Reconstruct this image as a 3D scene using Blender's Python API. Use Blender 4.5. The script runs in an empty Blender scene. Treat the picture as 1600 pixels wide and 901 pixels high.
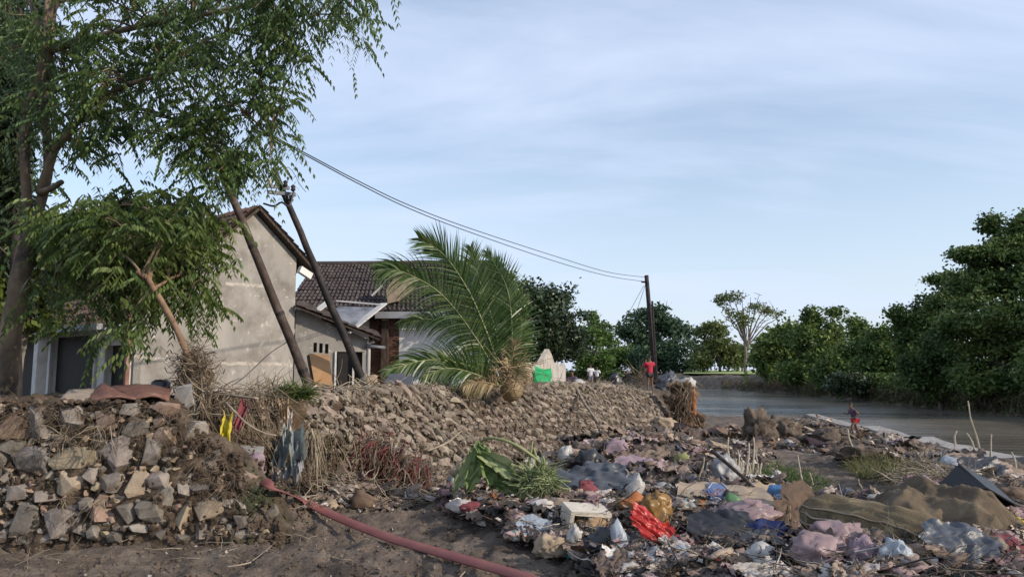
import bpy, bmesh, math, random
import numpy as np
from mathutils import Vector, Matrix, noise, Quaternion
random.seed(11)
rng = np.random.default_rng(11)
S = bpy.context.scene
COL = S.collection
PI = math.pi

# ---------------------------------------------------------------- camera
FPX, HOR, CAMZ = 1155.0, 578.0, 1.6
PITCH = math.atan((HOR - 450.5) / FPX)
cd = bpy.data.cameras.new('camera'); cam = bpy.data.objects.new('camera', cd); COL.objects.link(cam)
cam.location = (0, 0, CAMZ); cam.rotation_euler = (PI/2 + PITCH, 0, 0)
cd.sensor_width = 36; cd.lens = FPX/1600*36; cd.clip_end = 6000; cd.clip_start = 0.1
S.camera = cam

# ---------------------------------------------------------------- light
SUN_EL = math.radians(25)
sdir = Vector((0.90, -0.42, 0)).normalized()
sdir = Vector((sdir.x*math.cos(SUN_EL), sdir.y*math.cos(SUN_EL), math.sin(SUN_EL)))
sl = bpy.data.lights.new('sun', 'SUN'); so = bpy.data.objects.new('sun', sl); COL.objects.link(so)
sl.energy = 3.7; sl.angle = math.radians(0.6); sl.color = (1.0, 0.87, 0.70)
so.rotation_euler = sdir.to_track_quat('Z', 'Y').to_euler(); so.location = (20, -20, 30)
wo = bpy.data.worlds.new('World'); S.world = wo; wo.use_nodes = True
nt = wo.node_tree; nt.nodes.clear(); N = nt.nodes.new; L = nt.links.new
out = N('ShaderNodeOutputWorld'); bg = N('ShaderNodeBackground'); bg.inputs[1].default_value = 0.15
sky = N('ShaderNodeTexSky'); sky.sky_type = 'NISHITA'; sky.sun_disc = False
sky.sun_elevation = SUN_EL; sky.sun_rotation = math.atan2(sdir.x, sdir.y)
sky.air_density = 1.2; sky.dust_density = 0.8; sky.ozone_density = 1.6
tc = N('ShaderNodeTexCoord'); sep = N('ShaderNodeSeparateXYZ'); L(tc.outputs['Generated'], sep.inputs[0])
zz = N('ShaderNodeMath'); zz.operation = 'MAXIMUM'; L(sep.outputs[2], zz.inputs[0]); zz.inputs[1].default_value = 0.0
za = N('ShaderNodeMath'); za.operation = 'ADD'; L(zz.outputs[0], za.inputs[0]); za.inputs[1].default_value = 0.22
dv = N('ShaderNodeVectorMath'); dv.operation = 'DIVIDE'; L(tc.outputs['Generated'], dv.inputs[0])
cb = N('ShaderNodeCombineXYZ'); [L(za.outputs[0], cb.inputs[i]) for i in range(3)]; L(cb.outputs[0], dv.inputs[1])
mp = N('ShaderNodeMapping'); mp.inputs['Scale'].default_value = (0.8, 2.2, 1); mp.inputs['Rotation'].default_value = (0, 0, -0.45)
mp.inputs['Location'].default_value = (2.2, 0.6, 0)
L(dv.outputs[0], mp.inputs[0])
nz = N('ShaderNodeTexNoise'); nz.inputs['Scale'].default_value = 0.9; nz.inputs['Detail'].default_value = 7; nz.inputs['Roughness'].default_value = 0.55
nz.inputs['Distortion'].default_value = 0.35
L(mp.outputs[0], nz.inputs['Vector'])
cr = N('ShaderNodeMapRange'); cr.inputs[1].default_value = 0.34; cr.inputs[2].default_value = 0.70; L(nz.outputs[0], cr.inputs[0])
cr.inputs[3].default_value = 0.24; cr.inputs[4].default_value = 1.0
# thin haze gathers towards the horizon
hz = N('ShaderNodeMapRange'); hz.inputs[1].default_value = 0.0; hz.inputs[2].default_value = 0.45; hz.inputs[3].default_value = 0.80; hz.inputs[4].default_value = 0.0
L(zz.outputs[0], hz.inputs[0])
mx2 = N('ShaderNodeMath'); mx2.operation = 'MAXIMUM'; L(cr.outputs[0], mx2.inputs[0]); L(hz.outputs[0], mx2.inputs[1])
mix = N('ShaderNodeMix'); mix.data_type = 'RGBA'; L(mx2.outputs[0], mix.inputs[0]); L(sky.outputs[0], mix.inputs[6])
mix.inputs[7].default_value = (4.1, 4.75, 6.1, 1)
L(mix.outputs[2], bg.inputs[0]); L(bg.outputs[0], out.inputs[0])
S.view_settings.view_transform = 'Standard'; S.view_settings.look = 'None'
S.view_settings.exposure = 0.25; S.view_settings.gamma = 1.0

# ---------------------------------------------------------------- pixel -> world helpers (photograph pixels, 1600 wide)
cP, sP = math.cos(PITCH), math.sin(PITCH)
def ray(px, py):
    u = (px-800)/FPX; v = (450.5-py)/FPX
    return Vector((u, cP - v*sP, sP + v*cP))
O = Vector((0, 0, CAMZ))
def at(px, py, Y):
    d = ray(px, py); return O + d*(Y/d.y)
def atz(px, py, z):
    d = ray(px, py); return O + d*((z-CAMZ)/d.z)
def hitplane(px, py, P, n):
    d = ray(px, py); return O + d*((P-O).dot(n)/d.dot(n))

# ---------------------------------------------------------------- terrain height
WALLTOP = [(-2.9, 8.6, 1.05), (-3.02, 10.2, 1.27), (-2.04, 11.8, 1.27), (-1.2, 14.0, 1.25), (0.0, 17.0, 1.22), (1.82, 21.0, 1.18), (3.46, 25.0, 1.06), (5.2, 28.5, 0.75), (6.3, 31.0, 0.45)]
WALLBASE = [(-2.75, 9.2), (-2.75, 9.6), (-1.9, 10.8), (-1.1, 12.4), (0.0, 14.6), (1.55, 17.8), (2.85, 20.6), (5.6, 26.4), (6.9, 30.0)]
_wy = [p[1] for p in WALLTOP]; _wx = [p[0] for p in WALLTOP]
BUMPS = [(3.3, 5.7, 2.0, 0.8, 0.26), (2.2, 7.6, 1.5, 0.6, 0.20), (1.1, 6.0, 0.6, 0.4, 0.12), (0.2, 7.7, 0.7, 0.5, 0.12),
         (-2.6, 8.1, 0.55, 0.45, 0.32), (-3.3, 7.6, 0.6, 0.3, 0.2), (-1.3, 9.4, 0.9, 0.4, 0.12), (-2.2, 9.3, .5, .4, .18),
         (1.9, 13.4, 1.2, 1.2, 0.25), (3.0, 14.5, 1.5, 1.8, 0.30), (3.6, 18.5, 1.6, 2.2, 0.25), (0.6, 12.6, 1.0, .8, .1),
         (10.4, 27.5, 1.2, 1.3, 0.40), (11.6, 26.0, 1.8, 1.8, 0.12), (9.3, 20.0, 1.5, 1.2, 0.22), (7.5, 12.5, 1.2, 1.0, 0.25),
         (12.0, 23.5, 1.5, 1.6, 0.08), (8.6, 17.5, 1.0, 0.8, .2), (6.2, 9.5, 1.4, .9, .2), (5.0, 7.0, 1.2, 0.8, .15)]
def riverx(Y): return 8.9 + (Y-12.8)*0.268
def lerp(a, b, t): return a + (b-a)*t
def sstep(a, b, x):
    t = min(1, max(0, (x-a)/(b-a))); return t*t*(3-2*t)
def gz(X, Y, fine=True):
    z = float(np.interp(Y, [0, 11, 14.8, 18, 20.5, 27, 40, 60], [0, 0, -.15, -.3, -.4, -.6, -.9, -1.0]))
    for bx, by, rx, ry, h in BUMPS:
        e = ((X-bx)/rx)**2 + ((Y-by)/ry)**2
        if e < 6: z += h*math.exp(-e)
    if fine:
        z += 0.10*noise.noise((X*0.6, Y*0.6, 3.0)) + 0.06*noise.noise((X*2.1, Y*2.1, 7.0)) - 0.02
        q = noise.noise((X*5.5, Y*4.5, 1.0)); z += 0.045*q
        if Y < 16:
            q = noise.noise((X*13, Y*13, 4.0)); z += 0.022*q - 0.05*max(0, noise.noise((X*6, Y*6, 9.0))-.08)*2 + .012*noise.noise((X*27, Y*27, 2.0))
    # terrace behind the walls
    wx = float(np.interp(Y, _wy, _wx))
    bx_ = float(np.interp(Y, [8.0, 9.7, 10.2, 11.8], [-3.7, -2.75, -3.02, wx])) if Y < 11.8 else wx
    behind = Y > 8.3 and X < bx_ - 0.5
    if Y > 31: behind = X < 6.3 + (Y-31)*0.12 - 0.5
    if behind:
        zt = float(np.interp(Y, [7, 14, 18, 40, 60], [1.08, 0.95, 0.62, 0.55, 0.4]))
        if Y > 24: zt = min(zt, float(np.interp(X-wx if Y < 31 else X-6.3-(Y-31)*.12, [-6, -0.5], [0.6, 0.35])) + .1)
        z = zt + (0.06*noise.noise((X*.8, Y*.8, 5.0)) if fine else 0)
    ex = riverx(Y) + 0.1
    if X > ex: z = lerp(z, -2.3, sstep(0, 0.35, X-ex))
    fe = 43 + 0.7*noise.noise((X*.5, 0, 0)) + 0.3*noise.noise((X*2, 3, 0)) if fine else 43
    if not behind and Y > fe-1.5: z = lerp(z, -2.3, sstep(0, 3.0, Y-fe+1.5))
    return z
ZG = {}
def gpt(px, py):
    """first ground point along the view ray of a pixel"""
    if ZG:
        d = ray(px, py); i = (d.x/d.y + .82)/1.66*ZG['NU']
        if 0 <= i < ZG['NU']:
            k = int(i); f = i-k; col = ZG['Z'][:, k]*(1-f) + ZG['Z'][:, k+1]*f; dz = CAMZ + ZG['Y']*(d.z/d.y) - col; m = np.nonzero((dz < .004) & (ZG['Y'] > 3.5))[0]
            if len(m):
                j = m[0]; a = dz[j-1]; b = dz[j]; t = a/(a-b) if a > b else 1; Y = ZG['Y'][j-1] + (ZG['Y'][j]-ZG['Y'][j-1])*min(1, max(0, t)); return Vector((d.x/d.y*Y, Y, CAMZ + d.z/d.y*Y))
    d = ray(px, py); t = 4.0
    while t < 60:
        p = O + d*t
        if p.z < gz(p.x, p.y, False) + 0.005:
            return Vector((p.x, p.y, gz(p.x, p.y)))
        t += 0.03 + t*0.003
    return O + d*40

# ---------------------------------------------------------------- object helpers
WLOC = {}
def tag(o, label=None, cat=None, group=None, kind=None):
    if label: o['label'] = label
    if cat: o['category'] = cat
    if group: o['group'] = group
    if kind: o['kind'] = kind
    return o
def thing(name, label, cat, loc, group=None):
    o = bpy.data.objects.new(name, None); COL.objects.link(o); o.location = loc
    o.empty_display_size = 0.2
    WLOC[o.name] = Vector(loc); return tag(o, label, cat, group)
def copy_tree(o, parent=None):
    c = o.copy(); COL.objects.link(c)
    if parent is not None: c.parent = parent
    for ch in o.children: copy_tree(ch, c)
    return c
def link_mesh(name, me, mat, parent=None, loc=None, smooth=False):
    """mesh given in world coordinates when loc is None and a parent is set"""
    o = bpy.data.objects.new(name, me); COL.objects.link(o)
    if mat is not None:
        for m in (mat if isinstance(mat, (list, tuple)) else [mat]): me.materials.append(m)
    if smooth: me.polygons.foreach_set('use_smooth', [True]*len(me.polygons))
    off = WLOC.get(parent.name, Vector()) if parent is not None else Vector()
    if loc is None:
        if parent is not None and off.length > 0: me.transform(Matrix.Translation(-off))
        WLOC[o.name] = off.copy()
    else:
        o.location = Vector(loc) - off; WLOC[o.name] = Vector(loc)
    if parent is not None: o.parent = parent
    return o
def fast_mesh(V, Fq, tint=None):
    """V (n,3), Fq (m,k) constant face size"""
    V = np.asarray(V, dtype=np.float32); Fq = np.asarray(Fq, dtype=np.int32); m, k = Fq.shape
    me = bpy.data.meshes.new('mesh'); me.vertices.add(len(V)); me.vertices.foreach_set('co', V.ravel())
    me.loops.add(m*k); me.loops.foreach_set('vertex_index', Fq.ravel())
    me.polygons.add(m); me.polygons.foreach_set('loop_start', np.arange(0, m*k, k, dtype=np.int32))
    me.update(calc_edges=True)
    if tint is not None:
        a = me.color_attributes.new('tint', 'FLOAT_COLOR', 'POINT')
        t = np.ones((len(V), 4), dtype=np.float32); t[:, :3] = tint; a.data.foreach_set('color', t.ravel())
    return me
class MB:
    def __init__(s): s.v = []; s.f = []; s.t = []; s.col = (1, 1, 1)
    def add(s, vs, fs, col=None):
        b = len(s.v); s.v += [tuple(v) for v in vs]; s.f += [tuple(i+b for i in f) for f in fs]
        s.t += [col or s.col]*len(vs); return s
    def box(s, c, size, rot=None, col=None, taper=1.0, jit=0.0):
        hx, hy, hz_ = size[0]/2, size[1]/2, size[2]/2
        vs = []
        for z in (-1, 1):
            k = 1 if z < 0 else taper
            for x, y in ((-1, -1), (1, -1), (1, 1), (-1, 1)):
                v = Vector((x*hx*k + random.uniform(-jit, jit), y*hy*k + random.uniform(-jit, jit), z*hz_ + random.uniform(-jit, jit)))
                if rot is not None: v = rot @ v
                vs.append(v + Vector(c))
        return s.add(vs, [(0, 3, 2, 1), (4, 5, 6, 7), (0, 1, 5, 4), (1, 2, 6, 5), (2, 3, 7, 6), (3, 0, 4, 7)], col)
    def beam(s, a, b, w, h=None, up=(0, 0, 1), col=None):
        a, b = Vector(a), Vector(b); d = (b-a); l = d.length; d.normalize(); h = h or w
        x = d.cross(Vector(up));
        if x.length < 1e-4: x = d.cross(Vector((1, 0, 0)))
        x.normalize(); y = x.cross(d)
        R = Matrix((x, d, y)).transposed()
        return s.box((a+b)/2, (w, l, h), R, col)
    def tube(s, pts, rad, n=8, cap=True, col=None, squash=1.0):
        pts = [Vector(p) for p in pts]; k = len(pts)
        if not hasattr(rad, '__len__'): rad = [rad]*k
        vs = []; prev = None
        for i, p in enumerate(pts):
            d = (pts[min(i+1, k-1)] - pts[max(i-1, 0)])
            if d.length < 1e-9: d = Vector((0, 0, 1))
            d.normalize()
            if prev is None:
                x = d.cross(Vector((0.31, 0.17, 1)));
                if x.length < .05: x = d.cross(Vector((1, 0, 0)))
            else: x = prev - d*prev.dot(d)
            x.normalize(); prev = x; y = d.cross(x)
            for j in range(n):
                a = 2*PI*j/n; vs.append(p + (x*math.cos(a) + y*math.sin(a)*squash)*rad[i])
        fs = [(i*n+j, i*n+(j+1) % n, (i+1)*n+(j+1) % n, (i+1)*n+j) for i in range(k-1) for j in range(n)]
        if cap and n > 2: fs += [tuple(range(n-1, -1, -1)), tuple((k-1)*n+j for j in range(n))]
        return s.add(vs, fs, col)
    def build(s, name, mat, parent=None, smooth=False, loc=None, tint=False):
        me = bpy.data.meshes.new(name); me.from_pydata(s.v, [], s.f); me.update()
        if tint:
            a = me.color_attributes.new('tint', 'FLOAT_COLOR', 'POINT')
            t = np.ones((len(s.v), 4), dtype=np.float32); t[:, :3] = s.t; a.data.foreach_set('color', t.ravel())
        return link_mesh(name, me, mat, parent, loc, smooth)
def curve(pts, n=24, wob=0.0):
    """Catmull-Rom through points"""
    P = [Vector(p) for p in pts]; P = [P[0]*2-P[1]] + P + [P[-1]*2-P[-2]]; out_ = []
    segs = len(P)-3
    for i in range(n+1):
        t = i/n*segs; k = min(int(t), segs-1); u = t-k; a, b, c, d = P[k:k+4]
        q = 0.5*((2*b) + (c-a)*u + (2*a-5*b+4*c-d)*u*u + (3*b-a-3*c+d)*u**3)
        if wob: q = q + noise.noise_vector(q*3.1)*wob
        out_.append(q)
    return out_

# ---------------------------------------------------------------- materials
MATS = {}
def mat(name, cols, scale=3.0, rough=0.9, bump=0.3, bscale=20.0, island=0.0, objr=0.0, tint=False, transl=0.0, spec=0.3, detail=6,
        patch=None, metal=0.0, dist=0.02, stretch=None, alpha=1.0, dirt=None):
    """cols: 2-4 colours blended by noise; patch=(colour, scale, lo, hi) adds a second stain; island/objr: brightness variation"""
    m = bpy.data.materials.new(name); m.use_nodes = True; t = m.node_tree; t.nodes.clear(); N = t.nodes.new; L = t.links.new
    o = N('ShaderNodeOutputMaterial'); b = N('ShaderNodeBsdfPrincipled'); g = N('ShaderNodeNewGeometry')
    vec = g.outputs['Position']
    if stretch:
        mpn = N('ShaderNodeMapping'); mpn.inputs['Scale'].default_value = stretch; L(vec, mpn.inputs[0]); vec = mpn.outputs[0]
    nz = N('ShaderNodeTexNoise'); nz.inputs['Scale'].default_value = scale; nz.inputs['Detail'].default_value = detail; nz.inputs['Roughness'].default_value = .6
    L(vec, nz.inputs['Vector'])
    rp = N('ShaderNodeValToRGB'); L(nz.outputs[0], rp.inputs[0]); e = rp.color_ramp.elements; n = len(cols)
    e[0].position = 0.30; e[0].color = (*cols[0], 1); e[1].position = 0.70; e[1].color = (*cols[-1], 1)
    for i in range(1, n-1):
        x = e.new(0.30 + 0.40*i/(n-1)); x.color = (*cols[i], 1)
    c = rp.outputs[0]
    if tint:
        at_ = N('ShaderNodeAttribute'); at_.attribute_name = 'tint'
        mu = N('ShaderNodeMix'); mu.data_type = 'RGBA'; mu.blend_type = 'MULTIPLY'; mu.inputs[0].default_value = 1
        L(c, mu.inputs[6]); L(at_.outputs['Color'], mu.inputs[7]); c = mu.outputs[2]
    for pt in ([patch] if patch else []) + ([dirt] if dirt else []):
        pn = N('ShaderNodeTexNoise'); pn.inputs['Scale'].default_value = pt[1]; pn.inputs['Detail'].default_value = 8; pn.inputs['Roughness'].default_value = .65
        L(g.outputs['Position'], pn.inputs['Vector'])
        pr = N('ShaderNodeMapRange'); pr.inputs[1].default_value = pt[2]; pr.inputs[2].default_value = pt[3]; L(pn.outputs[0], pr.inputs[0])
        mu = N('ShaderNodeMix'); mu.data_type = 'RGBA'; L(pr.outputs[0], mu.inputs[0]); L(c, mu.inputs[6]); mu.inputs[7].default_value = (*pt[0], 1); c = mu.outputs[2]
    if island or objr:
        oi = N('ShaderNodeObjectInfo'); ad = N('ShaderNodeMath'); ad.operation = 'ADD'
        if island: L(g.outputs['Random Per Island'], ad.inputs[0])
        else: ad.inputs[0].default_value = 0
        if objr: L(oi.outputs['Random'], ad.inputs[1])
        else: ad.inputs[1].default_value = 0
        fr = N('ShaderNodeMath'); fr.operation = 'FRACT'; L(ad.outputs[0], fr.inputs[0])
        amt = max(island, objr)
        mr = N('ShaderNodeMapRange'); mr.inputs[3].default_value = 1-amt; mr.inputs[4].default_value = 1+amt; L(fr.outputs[0], mr.inputs[0])
        m7 = N('ShaderNodeMath'); m7.operation = 'MULTIPLY'; L(fr.outputs[0], m7.inputs[0]); m7.inputs[1].default_value = 7.31
        f7 = N('ShaderNodeMath'); f7.operation = 'FRACT'; L(m7.outputs[0], f7.inputs[0])
        h7 = N('ShaderNodeMapRange'); h7.inputs[3].default_value = .5-.05*amt; h7.inputs[4].default_value = .5+.05*amt; L(f7.outputs[0], h7.inputs[0])
        hs = N('ShaderNodeHueSaturation'); L(c, hs.inputs['Color']); L(mr.outputs[0], hs.inputs['Value']); L(h7.outputs[0], hs.inputs['Hue']); c = hs.outputs[0]
    L(c, b.inputs['Base Color']); b.inputs['Roughness'].default_value = rough; b.inputs['Metallic'].default_value = metal
    b.inputs['Specular IOR Level'].default_value = spec
    if bump:
        bn = N('ShaderNodeTexNoise'); bn.inputs['Scale'].default_value = bscale; bn.inputs['Detail'].default_value = 8; bn.inputs['Roughness'].default_value = .65
        L(vec, bn.inputs['Vector'])
        bp = N('ShaderNodeBump'); bp.inputs['Strength'].default_value = bump; bp.inputs['Distance'].default_value = dist
        L(bn.outputs[0], bp.inputs['Height']); L(bp.outputs[0], b.inputs['Normal'])
    sh = b.outputs[0]
    if transl:
        tr = N('ShaderNodeBsdfTranslucent'); L(c, tr.inputs[0]); mxs = N('ShaderNodeMixShader'); mxs.inputs[0].default_value = transl
        L(sh, mxs.inputs[1]); L(tr.outputs[0], mxs.inputs[2]); sh = mxs.outputs[0]
    if alpha < 1:
        tp = N('ShaderNodeBsdfTransparent'); mxs = N('ShaderNodeMixShader'); mxs.inputs[0].default_value = alpha
        L(tp.outputs[0], mxs.inputs[1]); L(sh, mxs.inputs[2]); sh = mxs.outputs[0]
    L(sh, o.inputs[0]); MATS[name] = m; return m
M = dict(
 mud=mat('mud', [(.078, .060, .047), (.135, .105, .084), (.205, .165, .132)], 2.6, .92, 1.0, 16, dist=.06, patch=((.20, .155, .115), 3.5, .55, .75), dirt=((.045, .036, .030), 0.9, .54, .66)),
 soil=mat('soil', [(.06, .04, .025), (.13, .085, .055), (.21, .15, .10)], 5, .95, 1.0, 22, dist=.05, patch=((.05, .055, .025), 2.0, .55, .7)),
 mortar=mat('mortar', [(.04, .028, .02), (.105, .075, .053), (.19, .145, .108)], 6, .95, 1.0, 26, dist=.06, patch=((.055, .06, .03), 1.7, .53, .66), dirt=((.27, .235, .2), 9, .60, .72)),
 stone=mat('stone', [(.10, .085, .072), (.195, .17, .148), (.26, .23, .20)], 7, .9, .55, 30, objr=.33, patch=((.12, .09, .06), 5, .56, .72), dist=.02),
 stone_tan=mat('stone_tan', [(.20, .155, .11), (.32, .255, .18), (.38, .31, .225)], 7, .9, .5, 30, objr=.2, patch=((.16, .12, .08), 6, .6, .74)),
 stone_pink=mat('stone_pink', [(.17, .115, .085), (.27, .19, .145), (.32, .25, .20)], 7, .9, .5, 30, objr=.2, patch=((.16, .12, .08), 6, .58, .74)),
 riprap=mat('riprap', [(.10, .08, .064), (.20, .165, .135), (.27, .23, .19)], 6, .92, .5, 26, island=.40, objr=.40, patch=((.11, .08, .05), 3, .56, .7)),
 concrete=mat('concrete', [(.20, .18, .165), (.29, .27, .25), (.35, .33, .305)], 2.2, .9, .3, 16, patch=((.20, .18, .16), 1.1, .58, .78)),
 plaster=mat('plaster', [(.235, .22, .205), (.275, .26, .24), (.33, .315, .29)], 0.9, .92, .25, 14, patch=((.155, .14, .12), 1.1, .47, .70), dirt=((.45, .43, .40), 3.2, .60, .68), stretch=(1.7, 1.7, .45)),
 plaster_band=mat('plaster_band', [(.36, .33, .295), (.44, .405, .365)], 3.5, .9, .3, 14, patch=((.27, .24, .21), 4, .48, .62)),
 white_wall=mat('white_wall', [(.55, .54, .53), (.68, .67, .66)], 1.2, .85, .15, 10, patch=((.40, .38, .35), 1.3, .6, .8)),
 grey_wall=mat('grey_wall', [(.20, .21, .23), (.30, .31, .33)], 1.5, .85, .15, 10),
 white_paint=mat('white_paint', [(.42, .41, .40), (.56, .55, .53)], 4, .6, .1, 10, patch=((.34, .29, .24), 5, .6, .75)),
 dark_wood=mat('dark_wood', [(.022, .017, .014), (.05, .036, .028), (.09, .07, .055)], 4, .8, .4, 18, stretch=(4, 4, .7)),
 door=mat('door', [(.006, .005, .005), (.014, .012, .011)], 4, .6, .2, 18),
 pole=mat('pole_rust', [(.03, .021, .018), (.06, .042, .035), (.11, .085, .075)], 5, .75, .3, 24, patch=((.02, .018, .018), 2.2, .52, .66)),
 pole_dark=mat('pole_dark', [(.010, .009, .009), (.022, .018, .018), (.05, .04, .038)], 5, .7, .3, 24, patch=((.07, .05, .04), 3, .62, .75)),
 brick=mat('brick', [(.095, .045, .034), (.15, .075, .055)], 8, .9, .4, 30, island=.3),
 tile=mat('tile', [(.035, .028, .028), (.065, .052, .05), (.10, .085, .08)], 3, .85, .3, 20, island=.15, patch=((.10, .085, .075), 1.2, .6, .78)),
 tile_red=mat('tile_red', [(.07, .045, .035), (.14, .09, .07)], 3, .85, .3, 20, island=.2),
 tin=mat('tin', [(.10, .11, .13), (.19, .20, .23), (.27, .28, .31)], 2.5, .7, .15, 8, metal=.3, patch=((.2, .1, .05), 2, .62, .75)),
 board=mat('board', [(.38, .20, .09), (.50, .29, .14)], 3, .7, .15, 14, patch=((.30, .20, .13), 2.4, .5, .7)),
 plank=mat('plank', [(.20, .15, .115), (.33, .26, .20), (.42, .34, .27)], 4, .85, .4, 20, stretch=(1, 6, 6)),
 veneer=mat('veneer', [(.13, .06, .045), (.22, .11, .08)], 4, .6, .25, 20, patch=((.3, .2, .15), 4, .55, .7)),
 bark=mat('bark', [(.06, .045, .035), (.17, .125, .085), (.30, .225, .15)], 3.5, .9, .6, 30, patch=((.05, .042, .034), 1.6, .48, .64), stretch=(1, 1, .5)),
 bark_far=mat('bark_far', [(.10, .085, .07), (.22, .19, .16)], 2, .9, .2, 10),
 snag=mat('snag', [(.11, .07, .045), (.20, .13, .085), (.29, .20, .13)], 9, .8, .4, 22),
 leaf_tree=mat('leaf_tree', [(.05, .08, .020), (.095, .145, .040), (.17, .22, .07)], 1.3, .5, 0, island=.38, transl=.46, spec=.45),
 leaf_cool=mat('leaf_cool', [(.045, .085, .030), (.085, .14, .045), (.135, .195, .07)], 1.5, .5, 0, island=.30, transl=.30, spec=.45),
 leaf_low=mat('leaf_low', [(.055, .085, .02), (.105, .15, .036), (.18, .22, .065)], 1.6, .5, 0, island=.30, transl=.30, spec=.45),
 leaf_bush=mat('leaf_bush', [(.06, .09, .016), (.11, .14, .03)], 1.2, .6, 0, island=.3, transl=.3),
 leaf_dark=mat('leaf_dark', [(.022, .042, .018), (.048, .075, .030)], 1.0, .45, 0, island=.35, transl=.12, spec=.5),
 leaf_mid=mat('leaf_mid', [(.055, .098, .026), (.105, .16, .042)], .8, .6, 0, island=.3, transl=.22),
 leaf_lime=mat('leaf_lime', [(.06, .115, .024), (.10, .165, .04)], .8, .6, 0, island=.3, transl=.3),
 leaf_bamboo=mat('leaf_bamboo', [(.040, .074, .020), (.10, .152, .038), (.19, .235, .065)], .3, .6, 0, island=.3, transl=.22),
 leaf_right=mat('leaf_right', [(.032, .060, .018), (.078, .125, .034), (.15, .20, .058)], .35, .6, 0, island=.3, transl=.22),
 leaf_far=mat('leaf_far', [(.036, .072, .040), (.062, .108, .054)], .2, .7, 0, island=.25, transl=.15),
 leaf_pale=mat('leaf_pale', [(.09, .125, .04), (.15, .18, .065)], .3, .7, 0, island=.25, transl=.25),
 vine=mat('vine', [(.06, .10, .022), (.11, .155, .035)], 1.5, .6, 0, island=.3, transl=.28),
 palm=mat('palm', [(.03, .07, .016), (.06, .11, .024), (.11, .15, .042)], 2.0, .4, 0, island=.3, transl=.28, spec=.6),
 palm_dry=mat('palm_dry', [(.24, .18, .10), (.36, .28, .17)], 3, .8, 0, island=.25, transl=.15),
 rachis=mat('rachis', [(.15, .18, .07), (.26, .27, .13)], 3, .5, 0),
 straw=mat('straw', [(.15, .12, .085), (.25, .205, .15), (.38, .33, .26)], 5, .9, 0, island=.4),
 root=mat('root', [(.07, .05, .035), (.14, .105, .07), (.26, .21, .155)], 4, .9, 0, island=.45),
 stalk=mat('stalk', [(.34, .29, .21), (.50, .44, .34)], 8, .8, 0),
 grass=mat('grass', [(.10, .115, .04), (.21, .20, .10)], 1, .8, 0, island=.3, transl=.25),
 field=mat('field', [(.22, .28, .10), (.32, .37, .16)], .12, .9, .2, 4),
 farbank=mat('farbank', [(.07, .055, .04), (.14, .11, .085), (.21, .17, .13)], .7, .95, 1, 3, dist=.25, patch=((.05, .06, .03), .5, .55, .7)),
 litter=mat('litter', [(.70, .66, .62), (1, 1, 1)], 12, .7, .3, 40, tint=True, island=.15, spec=.35),
 scrap=mat('scrap', [(.14, .09, .065), (.27, .19, .14), (.40, .31, .24)], 6, .8, .4, 30, objr=.45, island=.15),
 cable=mat('cable', [(.03, .03, .035), (.05, .05, .055)], 4, .5, 0),
 hose=mat('hose', [(.16, .056, .052), (.23, .085, .075)], 4, .55, .15, 60, patch=((.14, .09, .07), 7, .60, .75)),
)
def plastic(name, c, rough=.38, dirtamt=.5, transl=.12, bump=.25):
    d = tuple(x*.72 for x in c)
    return mat(name, [d, c], 5, rough, bump, 28, transl=transl, spec=.5, dirt=((.13, .10, .08), 7, .70-.2*dirtamt, .86-.2*dirtamt))

# ---------------------------------------------------------------- generic surfaces
def grid_mesh(name, fn, nu, nv, mt, parent=None, smooth=True, kind=None, closed=False):
    V = [fn(i/nu, j/nv) for j in range(nv+1) for i in range(nu+1)]
    F = [(j*(nu+1)+i, j*(nu+1)+i+1, (j+1)*(nu+1)+i+1, (j+1)*(nu+1)+i) for j in range(nv) for i in range(nu)]
    o = link_mesh(name, fast_mesh([tuple(v) for v in V], F), mt, parent, None, smooth)
    if kind: o['kind'] = kind
    return o
# ---------------------------------------------------------------- ground, water, banks
NU, NV, Y0, Y1 = 400, 430, 2.3, 50.0
V = np.zeros(((NU+1)*(NV+1), 3)); k = 0
for j in range(NV+1):
    Y = Y0*(Y1/Y0)**(j/NV)
    for i in range(NU+1):
        X = (-0.82 + 1.66*i/NU)*Y; V[k] = (X, Y, gz(X, Y)); k += 1
ii, jj = np.meshgrid(np.arange(NU), np.arange(NV)); a = (jj*(NU+1)+ii).ravel()
F = np.stack([a, a+1, a+NU+2, a+NU+1], 1)
ZG.update(NU=NU, Z=V[:, 2].reshape(NV+1, NU+1).copy(), Y=V[:, 1].reshape(NV+1, NU+1)[:, 0].copy())
g = link_mesh('mud_ground', fast_mesh(V, F), M['mud'], smooth=True); g['kind'] = 'structure'
mb = MB()
mb.add([(-90, -60, -.06), (60, -60, -.06), (60, -4, -.06), (2.0, 2.32, -.05), (-1.9, 2.32, -.05), (-90, 2.32, -.06)], [(0, 1, 2, 3, 4, 5)])
nb = 24
for i in range(nb+1):
    Y = Y0 + (Y1-Y0)*i/nb
    for j in range(9):
        X = -0.82*Y - (j*j)*1.3 + .02
        mb.v.append((X, Y, gz(X, Y, False)-.01)); mb.t.append((1, 1, 1))
b0 = 6
for i in range(nb):
    for j in range(8):
        q = b0+i*9+j; mb.f.append((q, q+9, q+10, q+1))
o = mb.build('near_ground', M['mud']); o['kind'] = 'structure'
def left_land(u, v):
    Y = 49 + 100*v; x1 = 6.3 + (Y-31)*0.125; X = -120 + (x1+120)*(1-(1-u)**2)
    z = 0.42 + .25*noise.noise((X*.1, Y*.1, 0))
    if u > .93: z = lerp(z, -1.9, (u-.93)/.07)
    return (X, Y, z)
grid_mesh('left_bank', left_land, 60, 40, M['farbank'], kind='structure')
wm = mat('river_water', [(.11, .098, .078), (.15, .132, .108)], .3, .07, 0, 4)
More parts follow.
